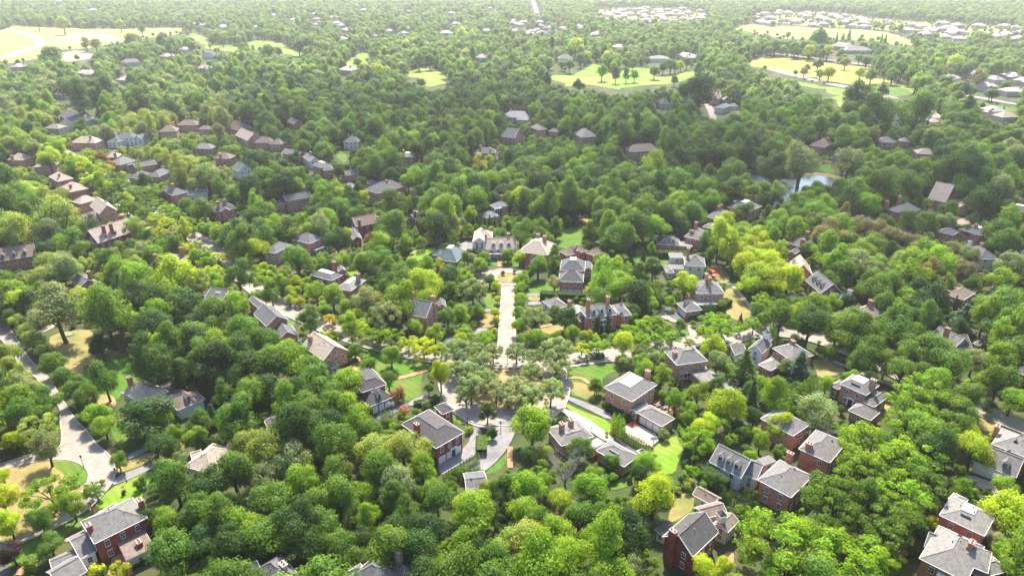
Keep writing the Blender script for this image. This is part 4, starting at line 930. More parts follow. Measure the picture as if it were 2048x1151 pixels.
house('slate roofed gable house with three white dormers and dark red brick end', 'the slate dormered gable', 'bd', 's', '13', [((300, 1090), (420, 1195), (545, 1145), 5.0, 'gl', 42), (8, (225, 1050), (370, 1050), 3.6, 'f', 12, {'roof': 'n'})], dorm=[(0, 0, 3)])
house('small dark roof with white chimney just above the bright street crowns', 'the small dark street roof', 'br', 's', '23', [((545, 40), (590, 75), (680, 40), 4.2, 'h', 28)], ch=[(660, 12, 8.5, 'w')])
house('low blue grey roof peeping between brown crowns', 'the blue grey peeping roof', 'br', 's', '13', [(8, (1110, 735), (1220, 742), 4, 'h', 30)])
house('brick wall with grey roof at the picture border above the pines', 'the border brick gable', 'br', 'g', '13', [((1980, 870), (2060, 930), (2140, 880), 5.6, 'h', 32)])
house('grey hip roof behind feathery crowns at the upper right wood', 'the feathery crown hip', 'br', 'g', '03', [(10, (895, 1135), (1030, 1140), 5, 'h', 32)])
house('small grey hip roof beside the wider one behind feathery crowns', 'the small feathery crown hip', 'br', 'g', '03', [(8, (1060, 1130), (1140, 1135), 4.6, 'h', 32)])
house('purple grey roof with a red chimney at each end in the dark right wood', 'the red end chimney roof', 'br', 'n', '03', [((370, 1140), (450, 1180), (520, 1140), 5.6, 'h', 36)], ch=[(398, 1075, 10.5), (485, 1102, 9.5)])
house('white house with tall white chimney beside the hidden lane', 'the tall white chimney house', 'wh', 'l', '03', [((1030, 940), (1060, 955), (1095, 935), 6, 'gl', 40)], ch=[(1068, 885, 11, 'w')])
house('tan hip roofed house with white wall beside the small green', 'the tan house by the green', 'ta', 't', '03', [(12, (1880, 940), (2010, 935), 4.5, 'h', 34)])
# left district
house('tan roofed brick house with long brick gable and white dormered lower wing by arborvitae', 'the long brick gable', 'bo', 't', '10', [((718, 490), (795, 560), (932, 522), 6.2, 'gl', 42), ((600, 605), (620, 640), (800, 585), 3.6, 'gr', 38, {'wall': 'wh', 'roof': 'n'}), ((590, 455), (640, 480), (790, 440), 6, 'h', 34)], ch=[(765, 425, 9), (840, 458, 10)], dorm=[(1, 1, 2)])
house('long dark brick house with tan roof, two white capped chimneys and three white dormers', 'the long tan dormer house', 'bd', 't', '10', [(11, (785, 792), (1090, 690), 5.2, 'gr', 44), ((722, 740), (745, 800), (790, 795), 5, 'gr', 40, {'roof': 'd'})], ch=[(820, 652, 11.5), (880, 636, 11.5)], dorm=[(0, 1, 3)])
house('brown roofed house with two white dormers at the picture border under tall oaks', 'the brown border house', 'br', 'n', '10', [(11, (-60, 945), (285, 890), 5, 'gr', 36)], dorm=[(0, 1, 3)])
house('grey hip roof with two white capped chimneys below the bright tree', 'the grey hip under the bright tree', 'br', 'g', '10', [((1245, 958), (1400, 968), (1512, 900), 4.6, 'h', 34)], ch=[(1240, 880, 9), (1445, 825, 9.5)])
house('dark grey roof with one chimney among pale yellow crowns', 'the dark roof in pale crowns', 'br', 's', '10', [((555, 1085), (640, 1140), (745, 1080), 4.6, 'gl', 30)], ch=[(705, 1015, 9)])
house('brick house with grey hip roof and white bay beside a purple leaved tree', 'the white bay house', 'br', 'g', '10', [((895, 145), (955, 168), (1102, 130), 6, 'h', 32), (7, (1085, 190), (1255, 160), 4, 'gr', 34, {'roof': 's'})], ch=[(915, 70, 10)], bays=[(0, 1, .55, .4, 5, 4)])
house('slate hip and low brick garage with white garage front along the yellow street', 'the low slate garage', 'br', 's', '10', [((1070, 250), (1100, 275), (1220, 235), 3.6, 'h', 34), ((1215, 240), (1270, 262), (1382, 215), 3.6, 'h', 34)])
house('brick house with slate hip roof and low dormered wing beside dark purple shrub', 'the slate hip with dormered wing', 'br', 's', '10', [((1280, 375), (1385, 412), (1502, 382), 6, 'h', 34), (6, (1500, 410), (1665, 385), 4, 'gr', 34, {'wall': 'ta'})], ch=[(1378, 316, 11)], dorm=[(1, 1, 1)])
house('brick house with two white capped chimneys and a pointed white trimmed front gable', 'the pointed front gable house', 'br', 's', '10', [(9, (1718, 542), (1888, 512), 6, 'h', 36), (5, (1770, 540), (1840, 530), 6.05, 'gl', 36)], ch=[(1740, 458, 10.5), (1795, 442, 10.5)], door=[(0, 1)])
house('white gable walled house with slate roof and brick chimney against dark trees', 'the white gable wall', 'wh', 's', '10', [((1855, 195), (1905, 220), (2032, 205), 5.8, 'gl', 40)], ch=[(1925, 148, 9)])
house('tan hip roofed brick house with exterior chimney on the sunlit street corner', 'the sunlit corner house', 'bo', 't', '10', [((388, 258), (460, 300), (588, 275), 6, 'h', 34)], ch=[(468, 235, 9.5, 'x')])
house('brick house with pale roof and tall chimney stack facing a shady lawn', 'the tall stack house', 'br', 't', '10', [((480, 345), (560, 385), (702, 350), 6, 'h', 34)], ch=[(558, 320, 9.5, 'x')])
house('pale roofed house with broad brick chimney below the yellow green tree', 'the broad chimney house', 'bo', 't', '10', [(11, (262, 185), (440, 175), 5.4, 'h', 34)], ch=[(345, 112, 10)], dorm=[(0, 1, 1)])
house('small tan roof with brick chimney at the edge of the tall left wood', 'the small tan wood roof', 'bo', 't', '10', [(10, (50, 125), (180, 130), 5, 'h', 34)], ch=[(90, 90, 9)])
house('tan roof with brick chimney between two copper leaved trees', 'the roof between copper trees', 'br', 't', '10', [(9, (835, 110), (940, 105), 5.6, 'h', 34)], ch=[(915, 55, 10)])
house('brown roofed house with brick chimney at a bend of the upper street', 'the bend chimney house', 'br', 'n', '10', [(9, (1712, 112), (1832, 118), 5, 'h', 34)], ch=[(1760, 75, 9)])
house('pale hip roof in the upper street behind clipped round trees', 'the pale upper street hip', 'br', 'l', '10', [(9, (1535, 35), (1690, 38), 5, 'h', 32)])
house('tan roofed brick house with two chimneys above the yellow trees', 'the tan twin chimney house', 'bo', 't', '00', [(11, (562, 1140), (758, 1145), 5.6, 'h', 34)], ch=[(557, 1106, 9.5), (718, 1085, 10)])
house('white house with white chimneys and grey hip roof on the upper street', 'the white upper street house', 'wh', 's', '00', [(9, (915, 1100), (1070, 1100), 6, 'h', 34), (8, (850, 1135), (930, 1140), 4.5, 'h', 34), (8, (1060, 1110), (1140, 1115), 4.5, 'gl', 34)], ch=[(925, 1058, 11, 'w'), (1040, 1042, 11, 'w')])
house('brown hip roofed brick house with chimney and low tan wing', 'the low tan wing house', 'bo', 'n', '00', [(11, (1270, 1055), (1412, 1048), 6, 'h', 36)], ch=[(1384, 975, 11)])
house('brown roof with chimney and small side gable behind the cone tree', 'the small side gable house', 'bo', 'n', '00', [(10, (1408, 1000), (1575, 1000), 5.6, 'h', 34), (7, (1580, 1030), (1670, 1035), 4.4, 'h', 34)], ch=[(1488, 935, 10.5)])
house('grey brown pyramid roof with top chimney at the edge of the dark wood', 'the pyramid chimney house', 'br', 'n', '00', [((1800, 1015), (1900, 1040), (2005, 1015), 4.6, 'h', 40)], ch=[(1915, 942, 10.5)])
house('brick gable house with tan slope above the round hedge tree', 'the tan slope gable', 'bo', 't', '00', [((1880, 1080), (1980, 1125), (2060, 1090), 5.6, 'gl', 40)])
house('large grey roofed house with chimney and white lower roofs beside a long pale terrace', 'the long pale terrace house', 'ta', 's', '00', [((470, 920), (530, 950), (610, 915), 6, 'h', 40), ((520, 980), (600, 1000), (760, 945), 4.6, 'gr', 36)], ch=[(520, 848, 11)])
house('pale sunlit roof alone at the edge of the left wood', 'the pale sunlit roof', 'ta', 'l', '00', [(10, (350, 1025), (470, 1030), 4.5, 'h', 30)])
house('bright white roof glinting between tall dark crowns', 'the glinting white roof', 'ta', 'l', '00', [(9, (430, 755), (512, 760), 5, 'h', 40)])
house('long white flat roofed building before a row of clipped conifers', 'the long white flat building', 'wh', 'l', '00', [(10, (1605, 672), (1870, 668), 4, 'f', 10)], name='building', cat='building')
house('pale hip roofed house below the bare earth field', 'the pale hip below the field', 'ta', 'l', '00', [(12, (960, 500), (1110, 498), 5, 'h', 34)])
house('slate mansard roofed house above the dense left wood', 'the slate mansard house', 'ta', 's', '00', [(12, (1610, 440), (1700, 440), 6, 'd', 45, .5, {'deck': 'l'}), (9, (1640, 452), (1710, 452), 5, 'h', 40)])
house('white mansion with grey roof standing among trees on the golf course', 'the golf course mansion', 'wh', 'l', '02', [(14, (368, 470), (490, 470), 7, 'h', 36)], ch=[(395, 415, 12, 'w'), (440, 420, 12, 'w')], keep=1)
house('long white roofed clubhouse between the golf trees and the main road', 'the white clubhouse', 'wh', 'l', '02', [(20, (1110, 470), (1270, 470), 5, 'h', 18)], name='clubhouse', cat='clubhouse')
house('broad pink walled building with pale roof beside the main road', 'the broad pink building', 'bp', 'l', '03', [(25, (480, 365), (640, 380), 6, 'd', 26, .4)], name='building', cat='building')
house('long pink building with pale hip roof and car park before the pale field', 'the long pink building', 'bp', 'l', '03', [(20, (620, 405), (840, 405), 5, 'h', 26)], name='building', cat='building')
# ------------------------------------------------ far houses, a few pixels each
def far_mesh(k):
    f = MB(); r_ = random.Random(k); a, b_ = 8 + r_.random() * 3, 5.5 + r_.random() * 2; z = 5.5; zt = z + 3.6
    f.hexa([(-a, -b_, 0), (a, -b_, 0), (a, b_, 0), (-a, b_, 0)], [(-a, -b_, z), (a, -b_, z), (a, b_, z), (-a, b_, z)], 0)
    def hip(x0, x1, y0, y1, z0, z1):
        y = (y0 + y1) / 2; d = (y1 - y0) / 2; e = [(x0, y0, z0), (x1, y0, z0), (x1, y1, z0), (x0, y1, z0)]; p, q = (x0 + d * .8, y, z1), (x1 - d * .8, y, z1)
        f.poly([e[0], e[1], q, p], 1); f.poly([e[2], e[3], p, q], 1); f.poly([e[3], e[0], p], 1); f.poly([e[1], e[2], q], 1)
    hip(-a - .5, a + .5, -b_ - .5, b_ + .5, z + .05, zt)
    f.hexa([(a * .2, -b_ - 4, 0), (a * .95, -b_ - 4, 0), (a * .95, -b_, 0), (a * .2, -b_, 0)], [(a * .2, -b_ - 4, z - .8), (a * .95, -b_ - 4, z - .8), (a * .95, -b_, z - .8), (a * .2, -b_, z - .8)], 0)
    hip(a * .1, a * 1.0, -b_ - 4.5, b_ * .2, z - .75, zt - .9)
    for x in (-.7, -.35, 0):
        for zz in (1.2, 3.7): f.box(x * a, -b_ - .02, zz, zz + 1.4, .5, .05, 0, 2)
    f.box(-a * .5, b_ * .2, z + .5, zt + 1.2, .7, .5, 0, 0)
    return f.mesh('far_house', [M['farwall'], M['farroof'], M['glass']])
FARM = [far_mesh(k) for k in range(4)]
rf_ = random.Random(5)
def far_house(x, y, label, group, s=1.0, z=0):
    p = G((x, y), 4)
    o = link('far_house', FARM[rf_.randrange(4)], None, (p.x, p.y, 0)); o.rotation_euler = (0, 0, rf_.choice((0, 1, 2, 3)) * R(90) + rf_.gauss(0, .4)); o.scale = (s, s, s)
    tag(o, label, 'house', group)
    r_ = 6 * s; mark(hull([PR((p.x + dx * r_, p.y + dy * r_, zz)) for dx in (-1, 1) for dy in (-1, 1) for zz in (5, 8)]), (Vector((p.x, p.y, 0)) - CAMV).length + 3, True, False)
    FARPOS.append((p.x, p.y, 11 * s)); return o
FARPOS = []
def far_field(poly, n_, label, group, s=1.0, mind=20):
    xs = [G(p) for p in poly]; pl = [(v.x, v.y) for v in xs]; got = []; tries = 0
    x0, x1 = min(p[0] for p in pl), max(p[0] for p in pl); y0, y1 = min(p[1] for p in pl), max(p[1] for p in pl)
    while len(got) < n_ and tries < 6000:
        tries += 1; x, y = rf_.uniform(x0, x1), rf_.uniform(y0, y1)
        if inpoly(x, y, pl) and all((x - a) ** 2 + (y - b_) ** 2 > mind ** 2 for a, b_ in got):
            got.append((x, y)); q = PR((x, y, 4)); far_house(q[0], q[1], label, group, s)
far_field([(1024, 45), (1120, 46), (1200, 70), (1180, 80), (1024, 72)], 22, 'pinkish far house in the terraced cluster above the golf trees', 'far houses of the terraced cluster', 1.0, 26)
far_field([(1184, 30), (1290, 18), (1400, 22), (1410, 45), (1330, 52), (1200, 42)], 42, 'pale far house in the dense subdivision under the upper wood', 'far houses of the upper dense subdivision', 1.1, 28)
far_field([(1500, 28), (1620, 25), (1700, 32), (1790, 45), (1800, 60), (1650, 58), (1500, 50)], 38, 'pale far house in the new subdivision beyond the pale field', 'far houses of the new subdivision', 1.1, 28)
far_field([(1811, 48), (1940, 50), (2048, 62), (2048, 84), (1900, 88), (1811, 66)], 22, 'pale far house in the row above the dense hillside wood', 'far houses above the hillside wood', 1.15, 28)
far_field([(500, 32), (640, 30), (640, 62), (512, 62)], 10, 'pale far house scattered among trees beyond the left fairway', 'far houses beyond the left fairway', 1.1, 40)
far_field([(660, 24), (1000, 20), (1020, 66), (820, 82), (660, 66)], 18, 'pale far house dotted through the upper middle wood', 'far houses of the upper middle wood', 1.1, 50)
far_field([(10, 2), (240, 2), (260, 36), (20, 40)], 8, 'pale far house in the hazy wood above the bare field', 'far houses above the bare field', 1.2, 70)
for i, (u, v) in enumerate(((1575, 205), (1655, 210), (1790, 222), (1935, 225))):
    far_house(*T('00', u, v), 'pale hip house in the row of four beside the bright fairway', 'four houses beside the fairway', 1.15)
for (u, v, l) in ((1460, 630, 'white trimmed far house with pale roof by the brown hedge tree'), (1640, 595, 'far house with two bright white chimneys by the brown hedge tree'), (1720, 690, 'pale gabled far house below the brown hedge tree'),
  (1815, 640, 'far house with tan roof between round dark crowns'), (1950, 610, 'pale far house highest in the residential strip'), (1960, 735, 'pale far house beside the long grey lane'), (2035, 650, 'white far house at the picture border above the lane'),
  (820, 965, 'low far house with blue grey roof among feathery crowns'), (1230, 962, 'far house with brick red roof behind the feathery crowns'), (1805, 890, 'small far house beside the little green')):
    far_house(*T('03', u, v), l, None, .95)
for (u, v, l) in ((150, 540, 'grey far roof below the tan field'), (1480, 400, 'pale far roof with pointed top beside the fairway trees'), (1335, 455, 'low pale far roof in the left wood'), (1630, 550, 'small pale far roof below the slate mansard'), (1030, 640, 'shaded far house with bright garden clutter in the left wood'), (700, 590, 'grey far roof deep in the left wood')):
    far_house(*T('00', u, v), l, None, .95)
for (u, v, l) in ((690, 320, 'bright pale far house at the fairway wood'), (1070, 255, 'far house with dark slope between pale crowns'), (940, 295, 'small white far house by the hazy crowns'), (1230, 235, 'cream far house above the fairway wood'), (740, 570, 'dark brick far house beside the yellow trees'), (1810, 470, 'long low pale far house above the dark grove'), (395, 240, 'pointed red far house above the left fairway')):
    far_house(*T('01', u, v), l, None, 1.1)
for (u, v, l) in ((850, 385, 'low pink far house behind the golf grove'), (1390, 455, 'long tan far house behind the golf trees'), (40, 945, 'grey far house at the dark wood edge'), (1440, 470, 'pale far house at the bend of the golf road')):
    far_house(*T('02', u, v), l, None, 1.1)
# ---------------------------------------------------------------- trees
TONE = {'D': (.060, .120, .024), 'M': (.126, .216, .026), 'B': (.210, .330, .022), 'Y': (.37, .44, .022), 'L': (.245, .290, .125), 'U': (.075, .150, .078), 'E': (.265, .325, .140),
        'G': (.46, .41, .04), 'P': (.065, .034, .042), 'R': (.30, .17, .08), 'W': (.29, .345, .075), 'O': (.22, .205, .095)}
TNAME = {'D': 'dark green', 'M': 'mid green', 'B': 'bright green', 'Y': 'yellow green', 'L': 'olive grey', 'E': 'pale olive', 'U': 'blue green', 'G': 'golden yellow', 'P': 'dark purple', 'R': 'copper brown', 'W': 'pale sunlit green', 'O': 'brownish olive'}
# kind: height, crown centre height, both per crown diameter
KIND = {'o': (1.15, .66), 't': (1.65, .98), 's': (1.0, .64), 'e': (1.0, .68), 'c': (1.75, .8), 'a': (3.2, 1.6), 'b': (.85, .42), 'x': (1.0, .6)}
KNAME = {'o': ('broadleaf_tree', 'tree', 'round crowned tree'), 't': ('tall_tree', 'tree', 'tall oval tree'), 's': ('spreading_tree', 'tree', 'airy spreading tree'), 'e': ('vase_shaped_tree', 'tree', 'feathery vase shaped tree'),
         'c': ('conifer_tree', 'conifer', 'cone shaped conifer'), 'a': ('columnar_evergreen', 'evergreen', 'narrow columnar evergreen'), 'b': ('shrub', 'shrub', 'rounded shrub'), 'x': ('bare_tree', 'tree', 'bare branched tree')}
def blob_list(kind, r_):
    """leaf clumps (centre, radius, squash) in a crown of diameter 1"""
    B = []
    if kind == 'o':
        sk = Vector((r_.uniform(-.08, .08), r_.uniform(-.08, .08), 0)); f1, f2, f3 = (r_.uniform(0, 6.28) for _ in range(3))
        for i in range(26):
            z = r_.uniform(-.55, 1); a = r_.uniform(0, 6.283); q = math.sqrt(max(0, 1 - z * z * .95)) * r_.uniform(.66, 1.08) * (1 + .17 * math.sin(2 * a + f1) + .12 * math.sin(3 * a + f2 + z * 2))
            k = .33 * (1.05 if z < .3 else .95)
            B.append((Vector((math.cos(a) * q * k, math.sin(a) * q * k, (.66 + z * .33 + .07 * math.sin(a * 2 + f3) * (z > 0)))) + sk * z, r_.uniform(.12, .22), .85))
        for i in range(4): B.append((Vector((r_.gauss(0, .1), r_.gauss(0, .1), .66 + r_.gauss(0, .12))), .2, 1))
    elif kind == 't':
        for i in range(32):
            z = r_.uniform(-.8, 1); a = r_.uniform(0, 6.283); w_ = (1 - abs(z + .15) ** 2.2 * .75) * r_.uniform(.6, 1.05)
            B.append((Vector((math.cos(a) * w_ * .36, math.sin(a) * w_ * .36, .98 + z * .58)), r_.uniform(.10, .20), .9))
        for i in range(8): B.append((Vector((r_.gauss(0, .08), r_.gauss(0, .08), .98 + r_.uniform(-.4, .4))), .2, 1))
    elif kind == 's':
        for i in range(46):
            a = r_.uniform(0, 6.283); q = math.sqrt(r_.random()) * .46; z = .88 - q * q * 1.1 - r_.random() ** 1.5 * .42
            B.append((Vector((math.cos(a) * q, math.sin(a) * q, z)), r_.uniform(.07, .14), .42))
    elif kind == 'e':
        for i in range(60):
            a = r_.uniform(0, 6.283); q = math.sqrt(r_.random()) * .45; z = .93 - q * q * 1.35 - r_.random() ** 2 * .3
            B.append((Vector((math.cos(a) * q, math.sin(a) * q, z)), r_.uniform(.06, .12), .7))
    elif kind == 'b':
        for i in range(22):
            z = r_.uniform(-.6, 1); a = r_.uniform(0, 6.283); q = math.sqrt(max(0, 1 - z * z)) * r_.uniform(.7, 1)
            B.append((Vector((math.cos(a) * q * .36, math.sin(a) * q * .36, .42 + z * .33)), r_.uniform(.12, .2), .9))
        B.append((Vector((0, 0, .38)), .3, 1))
    return B
def crown(kind, seed, n_, leaf, soft=.0):
    r_ = random.Random(seed); V, F, A = [], [], []
    def quad(c, nr, sz, val):
        t_ = nr.orthogonal().normalized(); t_ = (Matrix.Rotation(r_.uniform(0, 6.28), 3, nr) @ t_); u = nr.cross(t_)
        k = len(V); s1, s2 = sz * r_.uniform(.7, 1.2), sz * r_.uniform(.5, .9)
        bend = nr * sz * r_.uniform(-.3, .1)
        V.extend((c - t_ * s1 + bend, c + u * s2, c + t_ * s1 + bend, c - u * s2)); F.append((k, k + 1, k + 2, k + 3)); A.append(val)
    if kind in 'otseb':
        B = blob_list(kind, r_); tot = sum(b_[1] ** 2 for b_ in B); cz = KIND[kind][1]
        for c, rad, sq in B:
            bv = r_.uniform(.86, 1.14); hue = r_.uniform(-.1, .1)
            for i in range(max(8, int(n_ * rad * rad / tot))):
                d = Vector((r_.gauss(0, 1), r_.gauss(0, 1), r_.gauss(.15, 1))).normalized()
                rr = rad * (r_.random() ** .35) * r_.uniform(.85, 1.12)
                p = c + Vector((d.x * rr, d.y * rr, d.z * rr * sq))
                out = (p - Vector((0, 0, cz - .12))).normalized()
                nr = (d * (.9 - soft * .5) + out * (.25 + soft) + Vector((r_.gauss(0, .3), r_.gauss(0, .3), r_.gauss(.15, .3))) * (1 - soft * .5)).normalized()
                v_ = bv * r_.uniform(.84, 1.18); quad(p, nr, leaf * r_.uniform(.7, 1.3), (v_ * (1 + hue), v_, v_ * (1 - hue), 1))
    elif kind == 'c':
        for lv in range(17):
            f = lv / 16; z = .12 + f * 1.6; rad = .5 * (1 - f) ** .85 + .02
            for br in range(int(5 + 9 * (1 - f))):
                a = r_.uniform(0, 6.283); L = rad * r_.uniform(.75, 1.1); bv = r_.uniform(.75, 1.25)
                for i in range(max(5, int(n_ / 190))):
                    s = math.sqrt(r_.random()); p = Vector((math.cos(a) * L * s + r_.gauss(0, .03), math.sin(a) * L * s + r_.gauss(0, .03), z - .16 * s * L / .5 + r_.gauss(0, .022)))
                    nr = (Vector((math.cos(a) * .5, math.sin(a) * .5, .8)) + Vector((r_.gauss(0, .4), r_.gauss(0, .4), r_.gauss(0, .4)))).normalized()
                    v_ = bv * r_.uniform(.7, 1.3); quad(p, nr, leaf * r_.uniform(.7, 1.2), (v_, v_, v_, 1))
    elif kind == 'a':
        for i in range(n_):
            f = r_.random(); z = f * 3.18; w_ = .5 * min(1, (1 - f) * 2.6) ** .6 * (.75 + .25 * min(1, f * 5))
            a = r_.uniform(0, 6.283); rr = w_ * r_.uniform(.82, 1.05); lump = 1 + .1 * math.sin(a * 3 + z * 5)
            p = Vector((math.cos(a) * rr * lump, math.sin(a) * rr * lump, z)); nr = Vector((math.cos(a), math.sin(a), .5 + r_.gauss(0, .3))).normalized()
            nr = (nr + Vector((r_.gauss(0, .3), r_.gauss(0, .3), 0))).normalized()
            v_ = r_.uniform(.7, 1.3); quad(p, nr, leaf * 2.2 * r_.uniform(.7, 1.2), (v_, v_, v_, 1))
    return V, F, A
def trunk_mb(kind, seed):
    r_ = random.Random(seed + 99); mb_ = MB(); h_ = KIND[kind][0]
    if kind == 'a': mb_.tube([(0, 0, 0), (0, 0, 2.4)], [.09, .03], 6); return mb_
    if kind == 'c': mb_.tube([(0, 0, 0), (.01, 0, .8), (0, 0, 1.6)], [.05, .035, .008], 7); return mb_
    if kind == 'b':
        for k in range(4):
            a = k * 1.6; mb_.tube([(0, 0, 0), (math.cos(a) * .15, math.sin(a) * .15, .3), (math.cos(a) * .22, math.sin(a) * .22, .5)], [.03, .02, .006], 5)
        return mb_
    z0 = {'o': .34, 't': .5, 's': .38, 'e': .3, 'x': .2}[kind]; tw = {'o': .038, 't': .036, 's': .026, 'e': .032, 'x': .032}[kind]
    lean = Vector((r_.uniform(-.03, .03), r_.uniform(-.03, .03), 0))
    mb_.tube([(0, 0, 0), (0, 0, .03), lean * .5 + Vector((0, 0, z0 * .5)), lean + Vector((0, 0, z0)), lean * 1.5 + Vector((0, 0, z0 + (h_ - z0) * .6))], [tw * 1.5, tw * 1.1, tw * .95, tw * .8, tw * .25], 8)
    nb = {'o': 6, 't': 8, 's': 7, 'e': 9, 'x': 11}[kind]
    for k in range(nb):
        a = k * 6.283 / nb + r_.uniform(-.3, .3); zb = z0 * r_.uniform(.8, 1.15) + (r_.random() * .35 if kind == 't' else 0); up = {'o': .38, 't': .4, 's': .3, 'e': .52, 'x': .55}[kind]; out = {'o': .3, 't': .22, 's': .36, 'e': .34, 'x': .36}[kind] * r_.uniform(.75, 1.1)
        p0 = lean + Vector((0, 0, zb)); p2 = p0 + Vector((math.cos(a) * out, math.sin(a) * out, up * r_.uniform(.8, 1.1))); p1 = p0.lerp(p2, .5) + Vector((0, 0, .04 if kind == 's' else -.02))
        mb_.tube([p0, p1, p2], [tw * .5, tw * .32, tw * .1], 6)
        def sub(p, q, w_, depth):
            for j in range(3 if kind == 'x' else 2):
                e_ = q + Vector((r_.gauss(0, .09), r_.gauss(0, .09), r_.uniform(.03, .16))); mb_.tube([p.lerp(q, r_.uniform(.5, 1)), e_], [w_, w_ * .3], 4)
                if depth: sub(q, e_, w_ * .5, depth - 1)
        sub(p1, p2, tw * .22, 2 if kind == 'x' else (1 if kind == 'e' else 0))
    return mb_
def crown_mesh(name, V, F, A, mat, trunk=None):
    me = bpy.data.meshes.new(name); v = [tuple(p) for p in V]; f = list(F); nl = len(f)
    if trunk:
        k = len(v); v += trunk.v; f += [tuple(i + k for i in q) for q in trunk.f]
    me.from_pydata(v, [], f); me.materials.append(mat)
    at = me.attributes.new('v', 'FLOAT_COLOR', 'FACE'); d = np.ones((len(f), 4), np.float32); d[:nl] = np.array(A, np.float32).reshape(-1, 4); at.data.foreach_set('color', d.ravel())
    if trunk:
        me.materials.append(M['bark']); mi = np.zeros(len(f), np.int32); mi[nl:] = 1; me.polygons.foreach_set('material_index', mi)
    me.update(); return me
PROTO = {}       # (kind, variant) -> crown mesh, trunk mesh
NV = {'o': 8, 't': 5, 's': 4, 'e': 3, 'c': 2, 'a': 1, 'b': 2, 'x': 1}
NL = {'o': (7000, .021), 't': (7500, .021), 's': (5200, .021), 'e': (8500, .017), 'c': (4200, .036), 'a': (1500, .022), 'b': (1500, .035)}
STUFFM = []      # meshes the woodland is grown from: near quality first, light ones after
for k, nvar in NV.items():
    for v_ in range(nvar):
        tm = trunk_mb(k, v_ + 10)
        tme = tm.mesh('trunk', [M['greybark' if k == 'x' else 'bark']])
        if k == 'x': PROTO[k, v_] = (None, tme); continue
        cr = crown(k, v_ * 7 + ord(k), *NL[k])
        PROTO[k, v_] = (crown_mesh('crown', *cr, M['leaf']), tme)
        if k in 'ots': STUFFM.append((k, v_, crown_mesh('woodland_tree', *cr, M['leafi'], tm)))
NEARN = len(STUFFM)
for k in 'ooott':
    v_ = len(STUFFM); cr = crown(k, v_ * 3 + 1, 1300, .046, .8)
    STUFFM.append((k, v_, crown_mesh('woodland_tree', *cr, M['leafi'], trunk_mb(k, v_))))
TREES = []       # explicit ones: kind, tone, x, y, diameter, extra height factor
def size_at(px, py, dpx, kind, hf=1.0):
    D = dpx / 6.0
    for _ in range(6):
        p = G((px, py), min(60, KIND[kind][1] * D * hf)); D = dpx / ppm(p)
    return p, D
def trees(tile, txt):
    for it in txt.replace('\n', ' ').split(';'):
        it = it.strip()
        if not it: continue
        q = it.split(','); u, v, d = float(q[0]), float(q[1]), float(q[2]); k, tn = q[3].strip(), q[4].strip(); hf = float(q[5]) if len(q) > 5 else 1.0
        px, py = T(tile, u, v); dpx = d / (5.756 if tile in 'ABC' else (1 if tile == 'F' else 4))
        dpx *= {'e': 1.24, 's': 1.2, 'a': 1.25}.get(k, 1)
        if tn == 'Y' and tile in ('12', '13') and d >= 150: dpx *= 1.25
        if k == 'a': hf = max(hf, 1.0)
        p, D = size_at(px, py, dpx, k, hf)
        TREES.append((k, tn, p.x, p.y, D, hf))
trees('20', """50,150,200,o,D;160,110,230,o,Y;300,230,170,o,Y;440,150,420,t,L,.8;840,170,430,o,M,1.3;800,460,200,o,D;1110,230,300,s,B;1190,560,380,t,D;1240,470,230,t,B;830,720,260,o,M,1.3;
140,270,140,o,W;200,340,160,o,W;260,430,190,o,W;330,500,180,o,M;400,600,230,o,M;500,720,200,o,M;600,790,210,o,M;690,880,230,o,M;760,1000,220,o,B;830,1100,200,o,B;50,520,220,o,W;60,640,200,o,W;10,740,200,o,W;
140,690,180,o,W;190,770,220,o,L;250,800,170,o,L;110,910,330,o,B;340,900,250,o,M;370,1010,200,o,M;290,1100,260,s,W;10,900,160,o,Y;1180,1035,470,o,D,.58;1270,1080,220,o,B;1820,960,130,c,U;1700,1030,130,c,U;1600,1060,200,o,M;
1700,620,400,o,D;1450,150,330,o,D;1700,200,300,o,M;1730,160,200,o,Y;1900,150,260,o,B;1560,280,260,o,D;1950,350,300,o,M;1600,430,320,o,D;1850,540,360,o,D;1980,700,330,o,D;1280,120,280,o,D;1000,90,260,o,M;780,60,200,o,Y;620,60,160,o,Y""")
trees('30', """370,130,290,o,L;390,470,370,s,B,.8;570,580,240,o,B,1.1;760,450,170,s,M;320,690,250,o,M;945,225,160,o,M;70,740,240,o,Y;20,540,240,o,Y;110,70,190,o,Y;20,350,150,o,Y;100,970,230,o,P,.8;400,910,250,o,M,.8;990,480,55,b,P;
1120,410,130,b,D;1210,550,50,b,P;1300,110,260,o,D;1430,130,110,b,G;1440,220,150,o,L;1400,380,400,o,M;1700,400,360,o,D;1870,310,400,o,M;1350,730,280,o,B;1600,620,320,t,M;1760,680,340,t,M;1350,980,420,o,M;1960,720,300,o,D;1960,90,270,o,W;
1600,930,360,o,D;1850,900,360,t,D;1500,760,260,o,D;1230,680,220,o,D;780,1110,170,b,Y;960,1110,200,b,Y;250,1060,180,b,M;1560,30,180,o,B;1620,210,140,b,M""")
